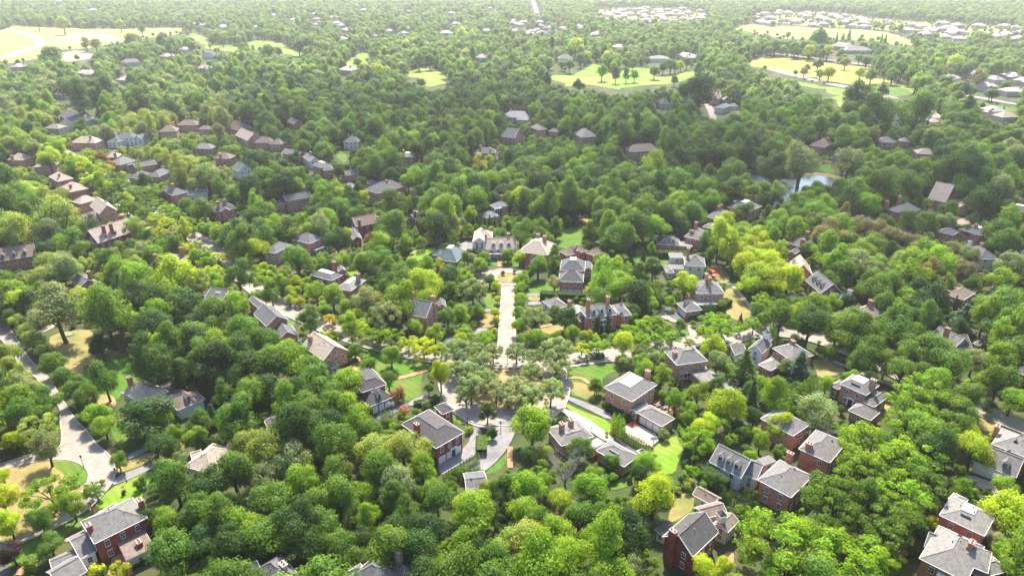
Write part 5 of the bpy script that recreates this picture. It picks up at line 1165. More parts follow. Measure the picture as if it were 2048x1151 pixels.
trees('10', """700,60,100,s,Y;600,130,130,s,Y;660,190,150,s,Y;800,200,160,s,Y;720,270,150,s,Y;760,300,140,s,M;920,270,130,s,M;960,330,140,s,M;860,360,130,s,M;930,430,130,s,M;1000,480,130,s,M;1080,490,140,s,M;1160,540,120,s,M;1070,370,120,s,M;1150,400,120,s,M;1200,440,110,s,M;
1260,470,120,s,B;1330,520,120,s,B;1420,570,120,s,B;1500,620,120,s,B;1250,600,130,s,Y;1330,640,140,s,Y;1400,700,150,s,L;1550,680,90,o,B;1650,645,90,c,U;1730,730,140,o,M;1760,790,90,o,B;1820,830,90,o,B;1860,870,100,s,Y;1670,950,120,o,B;1740,910,130,s,Y;1620,850,120,s,L;1540,800,120,s,L;
1990,920,100,o,Y;1620,520,200,o,M;1900,720,300,o,D;810,110,110,o,R;890,180,100,o,R;1060,70,120,o,P;1300,420,110,o,P;390,120,190,o,Y;1150,290,160,o,D;480,590,400,o,W;590,800,260,o,M;380,860,220,o,D;1080,680,200,o,W;1150,760,170,o,D;400,980,260,o,W;330,1080,240,o,W;660,950,100,o,Y;860,920,220,o,M;
1090,1000,220,o,M;1390,1050,360,o,Y;1560,600,100,o,M;660,500,70,o,D;645,660,40,a,D;675,655,40,a,D;705,650,40,a,D;735,645,40,a,D;765,640,40,a,D;680,690,40,a,D;1110,180,40,a,M;1000,210,60,b,D;1060,820,150,o,M;960,830,120,o,M;1500,500,170,o,M;500,940,190,o,L;560,1000,180,o,Y;150,700,330,o,W;120,450,330,o,M;60,330,300,t,M;330,440,220,o,W;480,420,200,o,W""")
trees('11', """850,930,150,o,B;1570,750,130,o,B;1720,550,130,t,B;1790,170,140,t,G;870,420,120,o,Y;990,780,190,t,B;1200,790,130,t,B;920,760,120,o,R;730,720,110,o,Y;650,780,240,o,D;330,920,270,o,M;270,1090,100,o,Y;210,1060,80,s,Y;70,1060,170,s,B;950,1020,150,o,D;1100,970,170,o,D;1320,1110,320,o,Y;1250,970,150,o,B;
1370,960,140,o,B;1530,1040,170,o,M;1640,1040,150,s,B;1690,910,130,o,M;1790,960,130,o,B;1830,910,120,o,B;2010,880,110,o,B;1870,1080,110,o,M;1910,1110,80,o,Y;1610,660,75,c,D;1650,650,75,c,D;1690,650,75,c,D;1740,645,75,c,D;1790,640,75,c,D;1830,650,75,c,D;1870,640,75,c,D;1910,640,75,c,D;1950,650,75,c,D;
1295,820,26,a,D;1320,815,26,a,D;1345,810,26,a,D;1080,670,280,o,M;760,600,110,t,M;920,560,110,o,M;500,560,220,o,D;640,540,190,o,D;1110,480,270,o,M;1610,400,300,o,M;1410,240,260,o,M;1420,420,160,t,M;900,120,230,o,M;650,220,130,o,D;300,110,120,o,D;840,310,130,o,D;530,430,190,o,B;680,420,160,o,Y;1400,590,190,o,M;490,1090,120,o,M;600,400,170,o,M;410,780,100,o,L;350,980,110,o,L;1470,960,100,o,Y;1870,120,90,o,Y""")
trees('12', """60,900,120,o,Y;155,70,130,o,Y;40,180,120,o,Y;1310,40,150,o,G;1130,170,200,o,Y;740,430,190,o,B;960,490,200,o,D;460,400,240,t,M;300,480,210,o,M;100,430,170,o,Y;850,760,300,o,M;620,710,150,t,M;350,650,120,t,M;240,660,140,o,M;170,640,90,o,B;1120,830,90,t,B;1050,880,60,c,D;1700,640,180,o,Y;1560,770,150,t,M;
1660,740,180,t,Y;1740,800,180,t,Y;1800,760,170,o,Y;1790,880,170,o,Y;1880,830,190,o,Y;1960,770,170,o,Y;1930,920,200,o,Y;2000,860,180,o,Y;1850,990,200,o,Y;1960,1050,210,o,Y;2040,960,200,o,Y;1900,1110,170,o,Y;1130,990,180,o,D;1020,1060,220,o,D;760,1050,300,o,B;700,920,120,o,L;840,960,140,o,Y;340,890,130,t,M;
340,970,120,t,M;210,970,170,o,B;50,1090,120,o,B;1390,1110,180,o,Y;340,1110,130,o,L;1420,1010,70,c,D;1480,1000,80,c,D;560,200,200,o,B;280,260,170,o,B;1040,650,70,c,M;1590,450,200,o,M;1850,540,150,o,M;1890,520,130,o,M;500,610,70,c,D;1300,610,200,o,M;1180,560,180,o,M;1440,560,230,o,M;820,560,130,t,M;1760,200,250,o,M;1000,360,220,o,D;860,320,200,o,D;950,920,80,c,D;70,780,50,c,D""")
trees('A', """1040,440,180,o,B;1090,350,140,o,B;1040,570,180,o,B;1040,640,160,o,M;1030,720,190,o,B;1020,880,200,o,B;1060,300,150,o,B;1150,280,130,o,M;755,420,130,o,Y;780,560,100,o,Y;750,720,140,o,Y;760,800,110,o,Y;680,330,110,s,M;740,930,110,o,Y;620,100,140,o,B;580,190,150,o,B;890,70,150,o,M;1070,80,150,o,Y;1240,200,230,o,M;
1220,1000,220,o,B;1450,1020,150,o,B;1640,950,230,o,B;1810,980,160,o,Y;1215,770,280,e,E;1430,690,160,o,M;1570,790,220,o,D;200,770,240,o,M;350,720,260,o,M;550,700,190,o,B;400,960,200,s,B;630,990,210,s,B;60,960,190,o,B;500,450,300,e,E;570,500,170,o,D;360,530,180,o,D;240,300,280,o,D;370,210,150,o,B;1440,190,150,t,M;
1430,380,150,o,Y;840,260,60,o,M;970,245,55,o,M;60,400,230,o,Y;210,550,90,b,B;1790,830,80,t,M;1930,860,60,a,D,.7;1880,420,180,o,Y""")
trees('B', """310,100,320,e,E;560,110,200,e,E;730,120,220,e,E;1000,120,220,e,E;1190,190,220,e,E;1470,110,340,e,E;1470,240,300,e,E;580,230,280,e,E;320,320,230,e,E;520,340,260,e,E;640,430,260,e,E;470,520,330,e,E;760,540,260,e,E;1180,370,260,e,E;1000,520,250,e,E;1170,620,330,e,E;1390,570,310,e,E;410,640,220,e,E;900,620,230,e,E;1080,680,200,e,E;
120,390,270,o,Y,1.5;70,680,130,b,D;660,820,240,t,D,.8;720,1060,140,t,D,.8;1180,960,480,o,B;440,1040,100,b,B;1460,400,100,t,D;1900,520,170,t,M,.85;0,1080,60,b,B""")
trees('C', """60,750,300,o,D;250,700,200,o,Y;620,650,330,o,M;470,900,480,x,L;1010,820,220,o,M;770,1000,320,o,B;1020,380,62,a,B,1.15;1075,400,66,a,B,1.15;1120,430,70,a,B,1.15;1140,520,36,a,M,.9;1168,540,36,a,M,.9;1196,545,36,a,M,.9;1224,565,36,a,M,.9;1252,578,36,a,M,.9;1280,592,36,a,M,.9;1308,606,36,a,M,.9;1336,625,36,a,M,.9;1364,640,36,a,M,.9;
1392,660,36,a,M,.9;1420,680,36,a,M,.9;1590,510,170,b,L;1730,240,110,b,R;1790,320,150,b,B;1900,560,240,s,B,1.1;1845,730,130,c,U;1890,190,110,c,D;1570,130,60,b,W;1640,150,60,b,W;1700,180,60,b,Y;1400,830,330,o,B;1310,960,260,o,D;1560,1040,300,o,Y;1260,370,40,b,Y;1640,460,60,b,B;1160,320,90,b,D;600,340,30,b,Y;770,430,26,b,Y;940,500,60,o,W""")
trees('22', """890,440,210,o,Y;930,330,130,s,B;1050,300,140,s,B;1210,310,130,s,B;1350,290,110,o,M;1580,240,150,s,B;1700,230,120,s,B;1560,340,160,s,B;1690,310,190,s,B;1830,310,100,s,B;1940,280,140,s,B;1040,400,130,s,B;1150,400,110,s,B;1280,390,130,s,B;1420,430,90,s,L;700,440,150,s,B;560,480,120,s,Y;190,400,170,o,B;350,390,110,o,B;
1620,460,190,o,Y;1640,570,180,o,L;1050,590,130,t,B;1200,680,170,t,B,.9;920,600,130,o,L;680,770,115,t,M,.8;1860,640,270,c,M,.6;1490,830,200,o,B;1340,800,100,c,D;1650,760,130,o,M;1730,930,320,o,Y;1540,1100,240,o,Y;1920,870,170,c,D;2020,870,120,o,B;1430,940,70,c,D;690,285,40,a,D;766,278,40,a,D;430,240,200,o,D;1060,160,130,c,D;1000,50,250,o,D;
1440,120,60,b,D;1580,170,130,o,D;1680,130,100,o,M;1830,240,50,c,D;1900,450,60,b,D;1120,580,160,o,L;980,250,100,o,M;840,1000,80,b,D;760,950,70,b,D;900,1030,90,b,D;1300,740,70,b,M;1980,180,170,o,M;2000,250,130,o,M;570,270,60,o,B""")
trees('21', """270,90,100,o,Y;350,110,80,o,G;430,230,240,t,M,.8;585,240,100,s,G;720,150,150,o,B;730,250,150,o,B;640,380,120,o,M;820,310,140,s,Y;930,370,180,s,B;1080,380,180,s,B;1220,430,150,s,Y;1340,450,180,s,Y;1480,480,120,s,Y;1260,310,160,o,B;1420,360,170,o,B;1080,540,180,o,B;790,500,140,o,M;890,620,160,o,M;1060,730,160,o,M;
1130,850,160,b,R;1180,990,140,b,R;1040,190,260,e,E;880,90,260,o,L;1630,210,0.1,b,M;120,30,160,t,M;480,30,220,o,B;610,60,200,o,B;1090,100,110,o,L;1350,60,240,o,Y;960,230,180,o,M;530,170,130,o,B;270,560,330,o,B;450,700,330,o,M;330,850,330,o,D;560,840,330,o,M;720,760,300,o,B;640,960,350,o,M;780,1000,330,o,B;420,1050,350,o,M;100,640,330,o,M;60,430,300,o,M;150,830,300,o,D;900,1130,260,o,M;1100,1120,120,b,B;1010,1060,40,a,M,.7;1040,1045,40,a,M,.7;1070,1030,40,a,M,.7;1720,1130,60,b,B""")
trees('31', """1660,330,130,b,M;1780,330,120,b,M;1890,20,80,o,D;1500,370,28,a,M,.7;1522,358,28,a,M,.7;1544,346,28,a,M,.7;1566,334,28,a,M,.7;1590,318,28,a,M,.7;1614,300,28,a,M,.7;1638,284,28,a,M,.7;1662,268,28,a,M,.7;1686,254,28,a,M,.7;1708,242,28,a,M,.7;1730,230,28,a,M,.7;1752,218,28,a,M,.7;1774,206,28,a,M,.7;
80,180,380,o,W;350,380,330,o,B;480,560,330,o,M;560,720,300,o,M;650,330,330,o,M;870,500,260,o,B;880,680,220,t,B;950,150,330,o,W;1180,120,330,o,W;1130,400,330,o,L;1330,280,280,o,B;1450,520,300,o,M;1750,640,380,o,B;1640,600,220,o,W;1850,470,200,o,W;1960,450,260,o,M;1700,820,300,o,B;1620,1040,230,o,M;1350,760,330,o,D;1130,780,300,o,D;380,880,400,o,D;680,900,330,o,M;130,760,300,o,D;60,500,280,o,D;1990,900,300,o,W;1000,1030,120,b,Y;1350,130,220,o,W""")
trees('32', """620,450,310,o,B;390,560,240,o,Y;120,420,330,o,B;100,600,280,o,B;200,700,260,o,M;1140,500,380,o,Y;480,980,360,o,B;680,880,300,o,B;350,820,330,o,B;120,850,330,o,W;900,780,430,o,D;880,960,300,o,D;1700,470,0.1,b,D;1400,170,90,c,U;1480,60,230,s,B,1.2;1900,560,45,a,D,.9;1860,570,45,a,D,.9;1820,560,45,a,D,.9;1780,545,45,a,D,.9;1740,525,45,a,D,.9;1700,505,45,a,D,.9;
1540,1090,260,o,Y;940,1080,240,o,L;540,680,280,o,M;80,1080,260,o,M;280,1060,200,o,D;1420,420,130,b,W;1560,360,130,o,M;1640,400,170,o,D;1500,300,110,b,M;1400,260,120,o,D;1880,480,80,b,G;1960,500,90,b,M;1700,1080,200,o,Y;1990,60,200,o,B;940,370,70,b,D;1630,890,60,b,M;1900,200,130,o,B;1060,620,220,o,D""")
trees('23', """250,650,270,c,U,.62;470,770,170,o,B;60,850,260,t,B;100,1100,240,o,Y;400,1000,330,o,L;280,830,60,a,M,.6;330,800,60,a,M,.6;365,775,55,a,M,.6;1330,270,230,c,U,.6;1560,270,280,c,U,.6;1300,110,330,o,D;1860,160,420,o,M;1900,330,330,o,M;1260,800,300,s,B;1150,920,340,s,B;1590,860,280,o,M;1450,970,330,s,M;1110,1060,300,s,B;1360,1120,280,s,M;1770,940,130,o,D;
1850,750,320,o,M;1960,890,250,o,B;830,540,290,o,M;1080,660,270,o,M;1110,480,270,o,M;680,280,300,o,M;330,280,340,o,D;100,240,280,o,M;380,130,240,o,B;520,110,150,t,B;640,100,140,o,D;560,330,330,o,M;800,330,280,o,M;960,280,200,o,M;1330,500,330,o,M;1500,600,330,o,M;1650,570,240,o,L;500,500,160,o,M;700,600,150,o,M;150,620,160,o,L;940,620,200,o,M;1680,130,60,c,D;1420,140,110,c,D;1500,120,70,c,D;960,880,80,b,D""")
trees('33', """820,120,420,s,B;1180,200,400,s,B;560,480,430,s,M;1060,440,420,s,B;920,680,380,s,M;1200,400,360,s,M;120,850,560,s,B;660,960,460,s,B;780,300,380,s,B;480,600,400,s,M;1650,130,320,o,Y;1950,660,380,o,Y;1330,150,380,o,D;900,830,340,s,M;1500,430,120,b,L;1630,440,140,b,D;1750,490,110,b,D;1310,730,150,b,Y;1290,640,120,b,D;1160,960,120,b,D;150,1060,300,s,M;1850,880,200,o,L;1990,880,200,o,D;1420,510,70,b,W;100,150,140,b,M;1060,620,330,s,M;1000,220,330,s,B;420,1000,260,s,M;880,1010,260,s,B;1600,30,220,o,Y;1880,450,220,o,B""")
trees('13', """470,830,280,t,B,.8;560,930,290,t,B,.8;760,880,250,o,B;1260,880,260,o,B;1360,970,280,o,B;980,900,130,o,Y;880,960,200,o,L;990,970,110,o,G;1160,1020,330,o,B;830,1090,240,o,M;1020,1100,240,o,M;110,860,170,t,B;330,840,160,o,M;480,690,150,o,D;40,930,150,o,Y;90,1020,200,o,Y;160,1090,220,o,Y;20,1080,200,o,Y;600,600,150,o,O;380,620,180,o,O;450,570,160,o,O;700,660,190,o,O;800,690,190,o,O;900,680,180,o,O;1000,740,190,o,O;
1090,770,190,o,O;1180,790,170,o,O;950,620,150,o,M;1150,620,220,o,M;1260,620,190,o,M;1420,620,150,o,L;1590,1030,230,o,O;1480,850,170,o,L;1600,880,190,o,L;1850,700,280,o,M;1940,610,240,o,B;1450,530,190,o,M;1280,480,100,o,B;820,490,220,o,B;90,360,150,o,L;400,420,190,o,M;580,360,170,o,M;780,300,260,o,M;1000,430,170,o,M;230,480,200,o,M;350,520,100,o,M;80,600,200,o,B;270,140,330,o,L;650,130,260,o,L;820,200,130,o,Y;1540,190,400,o,D;1720,250,330,o,M;1350,250,280,o,M;1230,200,190,o,B;1080,270,160,o,M;1750,460,300,o,D;1820,420,240,o,D;1650,600,120,o,M;1630,700,130,o,D;1120,910,60,o,D;560,1060,150,o,M;60,200,280,o,D;1950,960,230,o,L;1880,1080,220,o,B;860,560,50,b,R;1700,740,100,b,D;1780,830,120,o,D""")
trees('02', """720,570,120,o,B;830,590,80,t,D;915,595,70,t,D;980,600,90,o,B;1140,570,100,o,M;1210,540,90,o,D;1270,520,110,o,M;1350,520,80,o,Y;1400,500,90,o,M;1500,470,90,o,M;1590,470,110,o,M;290,510,120,o,M;210,460,130,o,M;400,520,70,o,M;460,520,100,o,M;550,470,110,o,M;600,450,90,o,Y;760,460,110,o,Y;840,510,90,o,B;910,500,80,o,B;970,500,90,o,M;700,210,0.1,o,M;1080,490,70,o,M;510,370,150,o,Y;320,360,90,t,D;380,360,90,t,D;1300,640,80,o,D;540,680,110,o,D;1690,550,90,o,L;1810,530,120,o,M;1740,470,80,o,L;1500,730,300,o,D""")
trees('03', """400,510,90,o,D;420,590,90,o,Y;490,580,110,o,Y;290,570,80,o,L;220,580,50,o,L;315,540,60,o,M;620,500,90,o,L;740,580,100,o,Y;830,600,110,o,M;940,590,100,o,M;1000,600,120,o,M;730,470,70,o,M;790,490,90,o,D;930,720,120,o,D;730,780,250,o,D;660,880,140,o,M;220,390,120,o,M;330,410,110,o,Y;480,410,110,o,Y;580,430,90,o,M;420,300,180,o,M;160,280,60,o,L;650,280,50,c,M;550,310,50,c,M;600,310,50,c,M;910,310,40,c,M;940,320,50,c,M;1240,700,100,o,D;1560,720,170,o,D;1420,670,160,o,M;1690,620,150,o,O;1640,815,60,o,M;1720,840,60,o,M;1800,860,70,o,M;1880,890,40,c,D;1480,400,0.1,o,M;1500,510,160,o,Y;1180,910,330,o,M;870,880,330,o,M;640,860,160,o,M;120,950,190,o,B""")
trees('01', """870,560,130,o,G;970,570,140,o,Y;1060,580,110,o,Y;1180,540,130,o,D;1260,680,50,o,D;1320,660,80,o,L;810,500,80,o,M;1300,480,130,o,M;1390,480,120,o,M;1470,480,110,o,M;100,410,130,o,M;180,410,80,o,M;340,360,130,o,M;430,350,150,o,M;180,300,60,o,D;50,800,110,t,Y;280,540,110,o,W;350,550,110,o,W;1660,280,130,o,Y;1740,300,120,o,Y;1680,440,100,o,Y;1200,370,110,o,Y;1890,970,170,o,Y;640,1010,140,o,M;1360,1040,130,o,B;1270,1110,150,o,B;1060,1080,80,o,B;450,1040,170,o,M;1570,1110,120,o,B;1720,1010,110,o,Y""")
trees('00', """680,340,110,o,W;760,350,100,o,W;1040,320,130,o,W;1090,320,110,o,W;1130,230,90,o,M;500,190,130,o,W;300,180,100,o,M;960,200,90,o,W;1690,310,70,o,M;1780,320,80,o,M;1870,320,70,o,M;1950,390,110,o,M;1310,330,140,o,D;1390,360,130,o,M;400,440,160,o,M;1640,900,110,o,Y;1760,940,160,o,G;1360,890,200,o,D;1110,850,260,o,D;760,760,200,t,D;640,780,220,t,D;560,720,170,o,D;850,720,180,t,D;1450,450,40,c,D;1650,620,40,a,D;1690,620,40,a,D;1730,620,40,a,D;1780,620,40,a,D;1620,630,60,o,Y;1820,630,60,o,Y;490,1140,90,o,Y;1230,1080,110,o,L;630,1000,120,o,M;780,1070,130,o,L""")
trees('F', '1490,372,48,o,M;1525,382,46,o,M;1548,398,40,o,D;1632,380,44,o,M;1498,388,52,o,M;1465,378,46,o,M;1530,402,40,o,D;1612,398,46,o,M;1650,386,40,o,D;1690,376,40,o,M;1560,344,30,o,M;1598,340,34,t,L')
TREES = [t_ for t_ in TREES if t_[4] > .4]
# scattered wood: dart throwing over the ground, near to far, leaving out houses, roads, lawns and whatever shows in front
GRID = {}
def near_ok(x, y, r_, k=.42):
    cx, cy_ = int(x // 14), int(y // 14)
    for i in (-1, 0, 1):
        for j in (-1, 0, 1):
            for (a, b_, q) in GRID.get((cx + i, cy_ + j), ()):
                if (a - x) ** 2 + (b_ - y) ** 2 < ((r_ + q) * k) ** 2: return False
    return True
def put(x, y, r_): GRID.setdefault((int(x // 14), int(y // 14)), []).append((x, y, r_))
for t_ in TREES:
    if t_[0] not in 'ab': put(t_[2], t_[3], t_[4] * .5)
for (x, y, r_) in FARPOS: put(x, y, r_ * .8)
FG = {}
for m_ in FOOT:
    c = m_.centre()
    for i in range(-1, 2):
        for j in range(-1, 2): FG.setdefault((int(c.x // 30) + i, int(c.y // 30) + j), []).append(m_)
def bad_view(x, y, zc, rr, hr, tol):
    c = Vector((x, y, zc)); px, py = PR(c); s = ppm(c); d = (Vector((x, y, 0)) - CAMV).length
    rx, ry = rr * s / 2, hr * s / 2 * .95; px /= 2; py /= 2; n_ = b_ = 0
    for (i, j) in SAMP:
        X, Y = int(px + i * rx), int(py + j * ry)
        if 0 <= X < MW and 0 <= Y < MH:
            n_ += 1
            if KEEP[Y, X] > d + 2: b_ += 1 if KEEP[Y, X] > 1e8 else 2.2
    return n_ and b_ / n_ > tol
SAMP = [(0, 0)] + [(math.cos(a * .785) * q, math.sin(a * .785) * q) for q in (.5, .92) for a in range(8)]
def region_tone(px, py, r_):
    if py < 175: w_ = 'MMMLBM' if px < 1700 else 'MMBLM'
    elif px < 470 and py < 600: w_ = 'WWLLMMMB' if py > 260 else 'LLMMDMWB'
    elif py < 440: w_ = 'DDMMMDMB' if px < 1500 else 'DMMMMLB'
    elif py < 700 and px > 1640: w_ = 'MMLODMB'
    elif px < 1000 and py > 700: w_ = 'DDMMMBML'
    elif px < 1000: w_ = 'MMDBBML'
    elif py > 820: w_ = 'BBBMMMD'
    else: w_ = 'BMMMDB'
    return r_.choice(w_)
STREET = [G(p) for p in R1]
def street_tone(x, y, r_):
    v = Vector((x, y, 0))
    for a, b_ in zip(STREET, STREET[1:]):
        d = b_ - a; t_ = max(0, min(1, (v - a).dot(d) / d.length_squared))
        if (a + d * t_ - v).length < 15: return r_.choice('BBYYM') if x < 60 else r_.choice('BBMBY')
    return None
rs = random.Random(11)
WOOD = []        # kind, tone, x, y, D, hf, distance
def scatter(y, y1, cellf, Df, kinds, sp, tol, hfr):
    while y < y1:
        cell = cellf(y); half = y * .86 + 60; x = -half
        while x < half:
            jx, jy = x + rs.uniform(-.5, .5) * cell, y + rs.uniform(-.5, .5) * cell; x += cell
            D = Df(y); k = rs.choice(kinds)
            if k == 't': D *= .78
            px, py = PR((jx, jy, 0))
            if py < -70 or px < -260 or px > 2308 or py > 1600: continue
            X, Y = int(px / 2), int(py / 2)
            if 0 <= X < MW and 0 <= Y < MH and OPEN[Y, X] and not (tol > 1 and CLEAR[Y, X]): continue
            if not near_ok(jx, jy, D / 2, sp): continue
            if any(m_.inside(Vector((jx, jy, 0)), -1.5) for m_ in FG.get((int(jx // 30), int(jy // 30)), ())): continue
            hf = rs.uniform(*hfr)
            if bad_view(jx, jy, KIND[k][1] * D * hf, D * .9, D * (.8 if k != 't' else 1.25) * hf, tol): continue
            put(jx, jy, D / 2)
            WOOD.append([k, street_tone(jx, jy, rs) or region_tone(px, py, rs), jx, jy, D, hf, math.hypot(jx, jy)])
        y += cell
scatter(84, 700, lambda y: 4.2, lambda y: rs.uniform(9.5, 15.5) if y < 300 else rs.uniform(10, 19), 'oooot', .49, .05, (.85, 1.2))
scatter(700, 1500, lambda y: 8, lambda y: rs.uniform(11, 19), 'ooot', .58, .08, (.85, 1.2))
scatter(1500, 3400, lambda y: 13, lambda y: rs.uniform(12, 20), 'ooot', .52, .05, (.8, 1.1))
scatter(84, 560, lambda y: 3.4, lambda y: rs.uniform(4.0, 7.5), 'ooos', .6, .08, (.9, 1.3))
scatter(84, 330, lambda y: 2.6, lambda y: rs.uniform(2.0, 3.6), 'o', .7, .12, (.8, 1.1))
scatter(900, 2800, lambda y: 26, lambda y: rs.uniform(5, 9), 'o', .8, 1.1, (.8, 1.1))
print('explicit', len(TREES), 'wood', len(WOOD))
def shade(tn, r_):
    c = TONE[tn]; v_ = r_.uniform(.86, 1.16); h_ = r_.uniform(-.08, .08)
    return (c[0] * v_ * (1 + h_), c[1] * v_, c[2] * v_ * (1 - h_))
# single trees: the explicit ones and the largest of the wood, 300 of a kind at most
def show(t_): return t_[4] * ppm((t_[2], t_[3], 5)) if t_[3] > 60 else 0
def in_frame(t_):
    p = PR((t_[2], t_[3], KIND[t_[0]][1] * t_[4])); return -30 < p[0] < 2078 and -20 < p[1] < 1190
quota = {}
singles = []
for t_ in sorted([list(t_) + [0, 1] for t_ in TREES] + [t_ + [0] for t_ in WOOD], key=lambda t_: -show(t_) * (1.6 if t_[7] else 1)):
    if (not in_frame(t_)) or quota.get(t_[0], 0) >= QUOTA.get(t_[0], 295) if False else False: continue
    singles.append(t_)
ind, rest = [], []
for t_ in singles:
    k = KNAME[t_[0]][1]
    if in_frame(t_) and quota.get(t_[0], 0) < (285 if t_[0] in 'ots' else 295) and (t_[7] or show(t_) > 36):
        quota[t_[0]] = quota.get(t_[0], 0) + 1; ind.append(t_)
    else: rest.append(t_)
print('single trees', quota, 'rest', len(rest))
rt = random.Random(3)
IND = []
ORD = ['nearest', 'second', 'third', 'fourth', 'fifth', 'sixth', 'seventh', 'eighth', 'ninth', 'tenth', 'eleventh', 'twelfth', 'thirteenth', 'fourteenth', 'fifteenth', 'sixteenth', 'seventeenth', 'eighteenth', 'nineteenth', 'twentieth']
for t_ in ind:
    k, tn, x, y, D, hf = t_[:6]
    vi = rt.randrange(NV[k]); cm, tm = PROTO[k, vi]
    root = link(KNAME[k][0], None, None, (x, y, 0)); root.rotation_euler = (0, 0, rt.uniform(0, 6.28)); root.scale = (D * rt.uniform(.88, 1.12), D * rt.uniform(.88, 1.12), D * hf * rt.uniform(.95, 1.06)); root.empty_display_size = .2
    c = shade(tn, rt)
    if cm: o = link('crown', cm, root); o.color = (*c, 1); o.visible_volume_scatter = True
    link('trunk' if k != 'b' else 'stem', tm, root)
    # where it stands: nearest house, and on which side of it as seen from the viewpoint
    best = min(LAND, key=lambda l: (l[1].x - x) ** 2 + (l[1].y - y) ** 2)
    view = Vector((best[1].x, best[1].y)).normalized(); dv = Vector((x - best[1].x, y - best[1].y))
    f, s = dv.dot(view), dv.dot(Vector((view.y, -view.x)))
    rel = 'behind' if f > abs(s) else ('in front of' if -f > abs(s) else ('right of' if s > 0 else 'left of'))
    IND.append([root, k, tn, rel, best[0], dv.length, D])
byk = {}
for it in IND: byk.setdefault((it[1], it[2], it[3], it[4]), []).append(it)
for (k, tn, rel, ref), its in byk.items():
    its.sort(key=lambda i_: i_[5])
    for n_, it in enumerate(its):
        desc = f"{TNAME[tn]} {KNAME[k][2]}" if k != 'x' else 'grey bare branched leafless tree'
        if len(its) == 1: lab = f"{desc} {rel} {ref}"
        else: lab = f"{desc}, {ORD[min(n_, 19)]} {'out ' if n_ else ''}{rel} {ref}"
        if len(lab.split()) > 16: lab = lab.replace(' crowned', '').replace(' shaped', '')
        tag(it[0], lab, KNAME[k][1], {'o': 'broadleaf trees of the wooded suburb', 't': 'tall oval trees of the wooded suburb', 's': 'spreading street trees', 'e': 'feathery trees of the oval green', 'c': 'conifers in the gardens', 'a': 'columnar evergreens in clipped rows', 'b': 'garden shrubs', 'x': None}[k])
# the rest of the wood is one mass
pm = bpy.data.meshes.new('woodland'); rest = [t_ for t_ in rest if t_[0] in 'ots']
pm.from_pydata([(t_[2], t_[3], 0) for t_ in rest], [], [])
def attr(name, typ, key, arr):
    a = pm.attributes.new(name, typ, 'POINT'); a.data.foreach_set(key, np.array(arr, np.float32 if typ != 'INT' else np.int32).ravel())
near_by = {}
for i, s_ in enumerate(STUFFM[:NEARN]): near_by.setdefault(s_[0], []).append(i)
far_by = {'o': [NEARN, NEARN + 1, NEARN + 2], 't': [NEARN + 3, NEARN + 4], 's': [NEARN, NEARN + 1]}
attr('pick', 'INT', 'value', [rt.choice(near_by[t_[0]] if t_[3] < 600 else far_by[t_[0]]) for t_ in rest])
attr('size', 'FLOAT_VECTOR', 'vector', [(t_[4] * rt.uniform(.86, 1.14), t_[4] * rt.uniform(.86, 1.14), t_[4] * t_[5]) for t_ in rest])
attr('turn', 'FLOAT_VECTOR', 'vector', [(0, 0, rt.uniform(0, 6.28)) for t_ in rest])
attr('col', 'FLOAT_COLOR', 'color', [(*shade(t_[1], rt), 1) for t_ in rest])
pc = bpy.data.collections.new('woodland_sources')
for i, s_ in enumerate(STUFFM): pc.objects.link(bpy.data.objects.new(f'woodland_tree_{i:02d}', s_[2]))
wo = link('woodland', pm); tag(wo, 'dense mixed green woodland covering the land to the far haze', None, kind='stuff')
ng = bpy.data.node_groups.new('woodland', 'GeometryNodeTree')
ng.interface.new_socket('Geometry', in_out='INPUT', socket_type='NodeSocketGeometry'); ng.interface.new_socket('Geometry', in_out='OUTPUT', socket_type='NodeSocketGeometry')
gi, go = ng.nodes.new('NodeGroupInput'), ng.nodes.new('NodeGroupOutput')
ip = ng.nodes.new('GeometryNodeInstanceOnPoints'); ci = ng.nodes.new('GeometryNodeCollectionInfo')
ci.inputs['Collection'].default_value = pc; ci.inputs['Separate Children'].default_value = True; ci.inputs['Reset Children'].default_value = True
def named(n_, typ):
    a = ng.nodes.new('GeometryNodeInputNamedAttribute'); a.data_type = typ; a.inputs['Name'].default_value = n_; return a.outputs['Attribute']
L_ = ng.links.new
L_(gi.outputs[0], ip.inputs['Points']); L_(ci.outputs[0], ip.inputs['Instance']); ip.inputs['Pick Instance'].default_value = True
L_(named('pick', 'INT'), ip.inputs['Instance Index']); L_(named('turn', 'FLOAT_VECTOR'), ip.inputs['Rotation']); L_(named('size', 'FLOAT_VECTOR'), ip.inputs['Scale'])
L_(ip.outputs[0], go.inputs[0])
wo.modifiers.new('woodland', 'NODES').node_group = ng
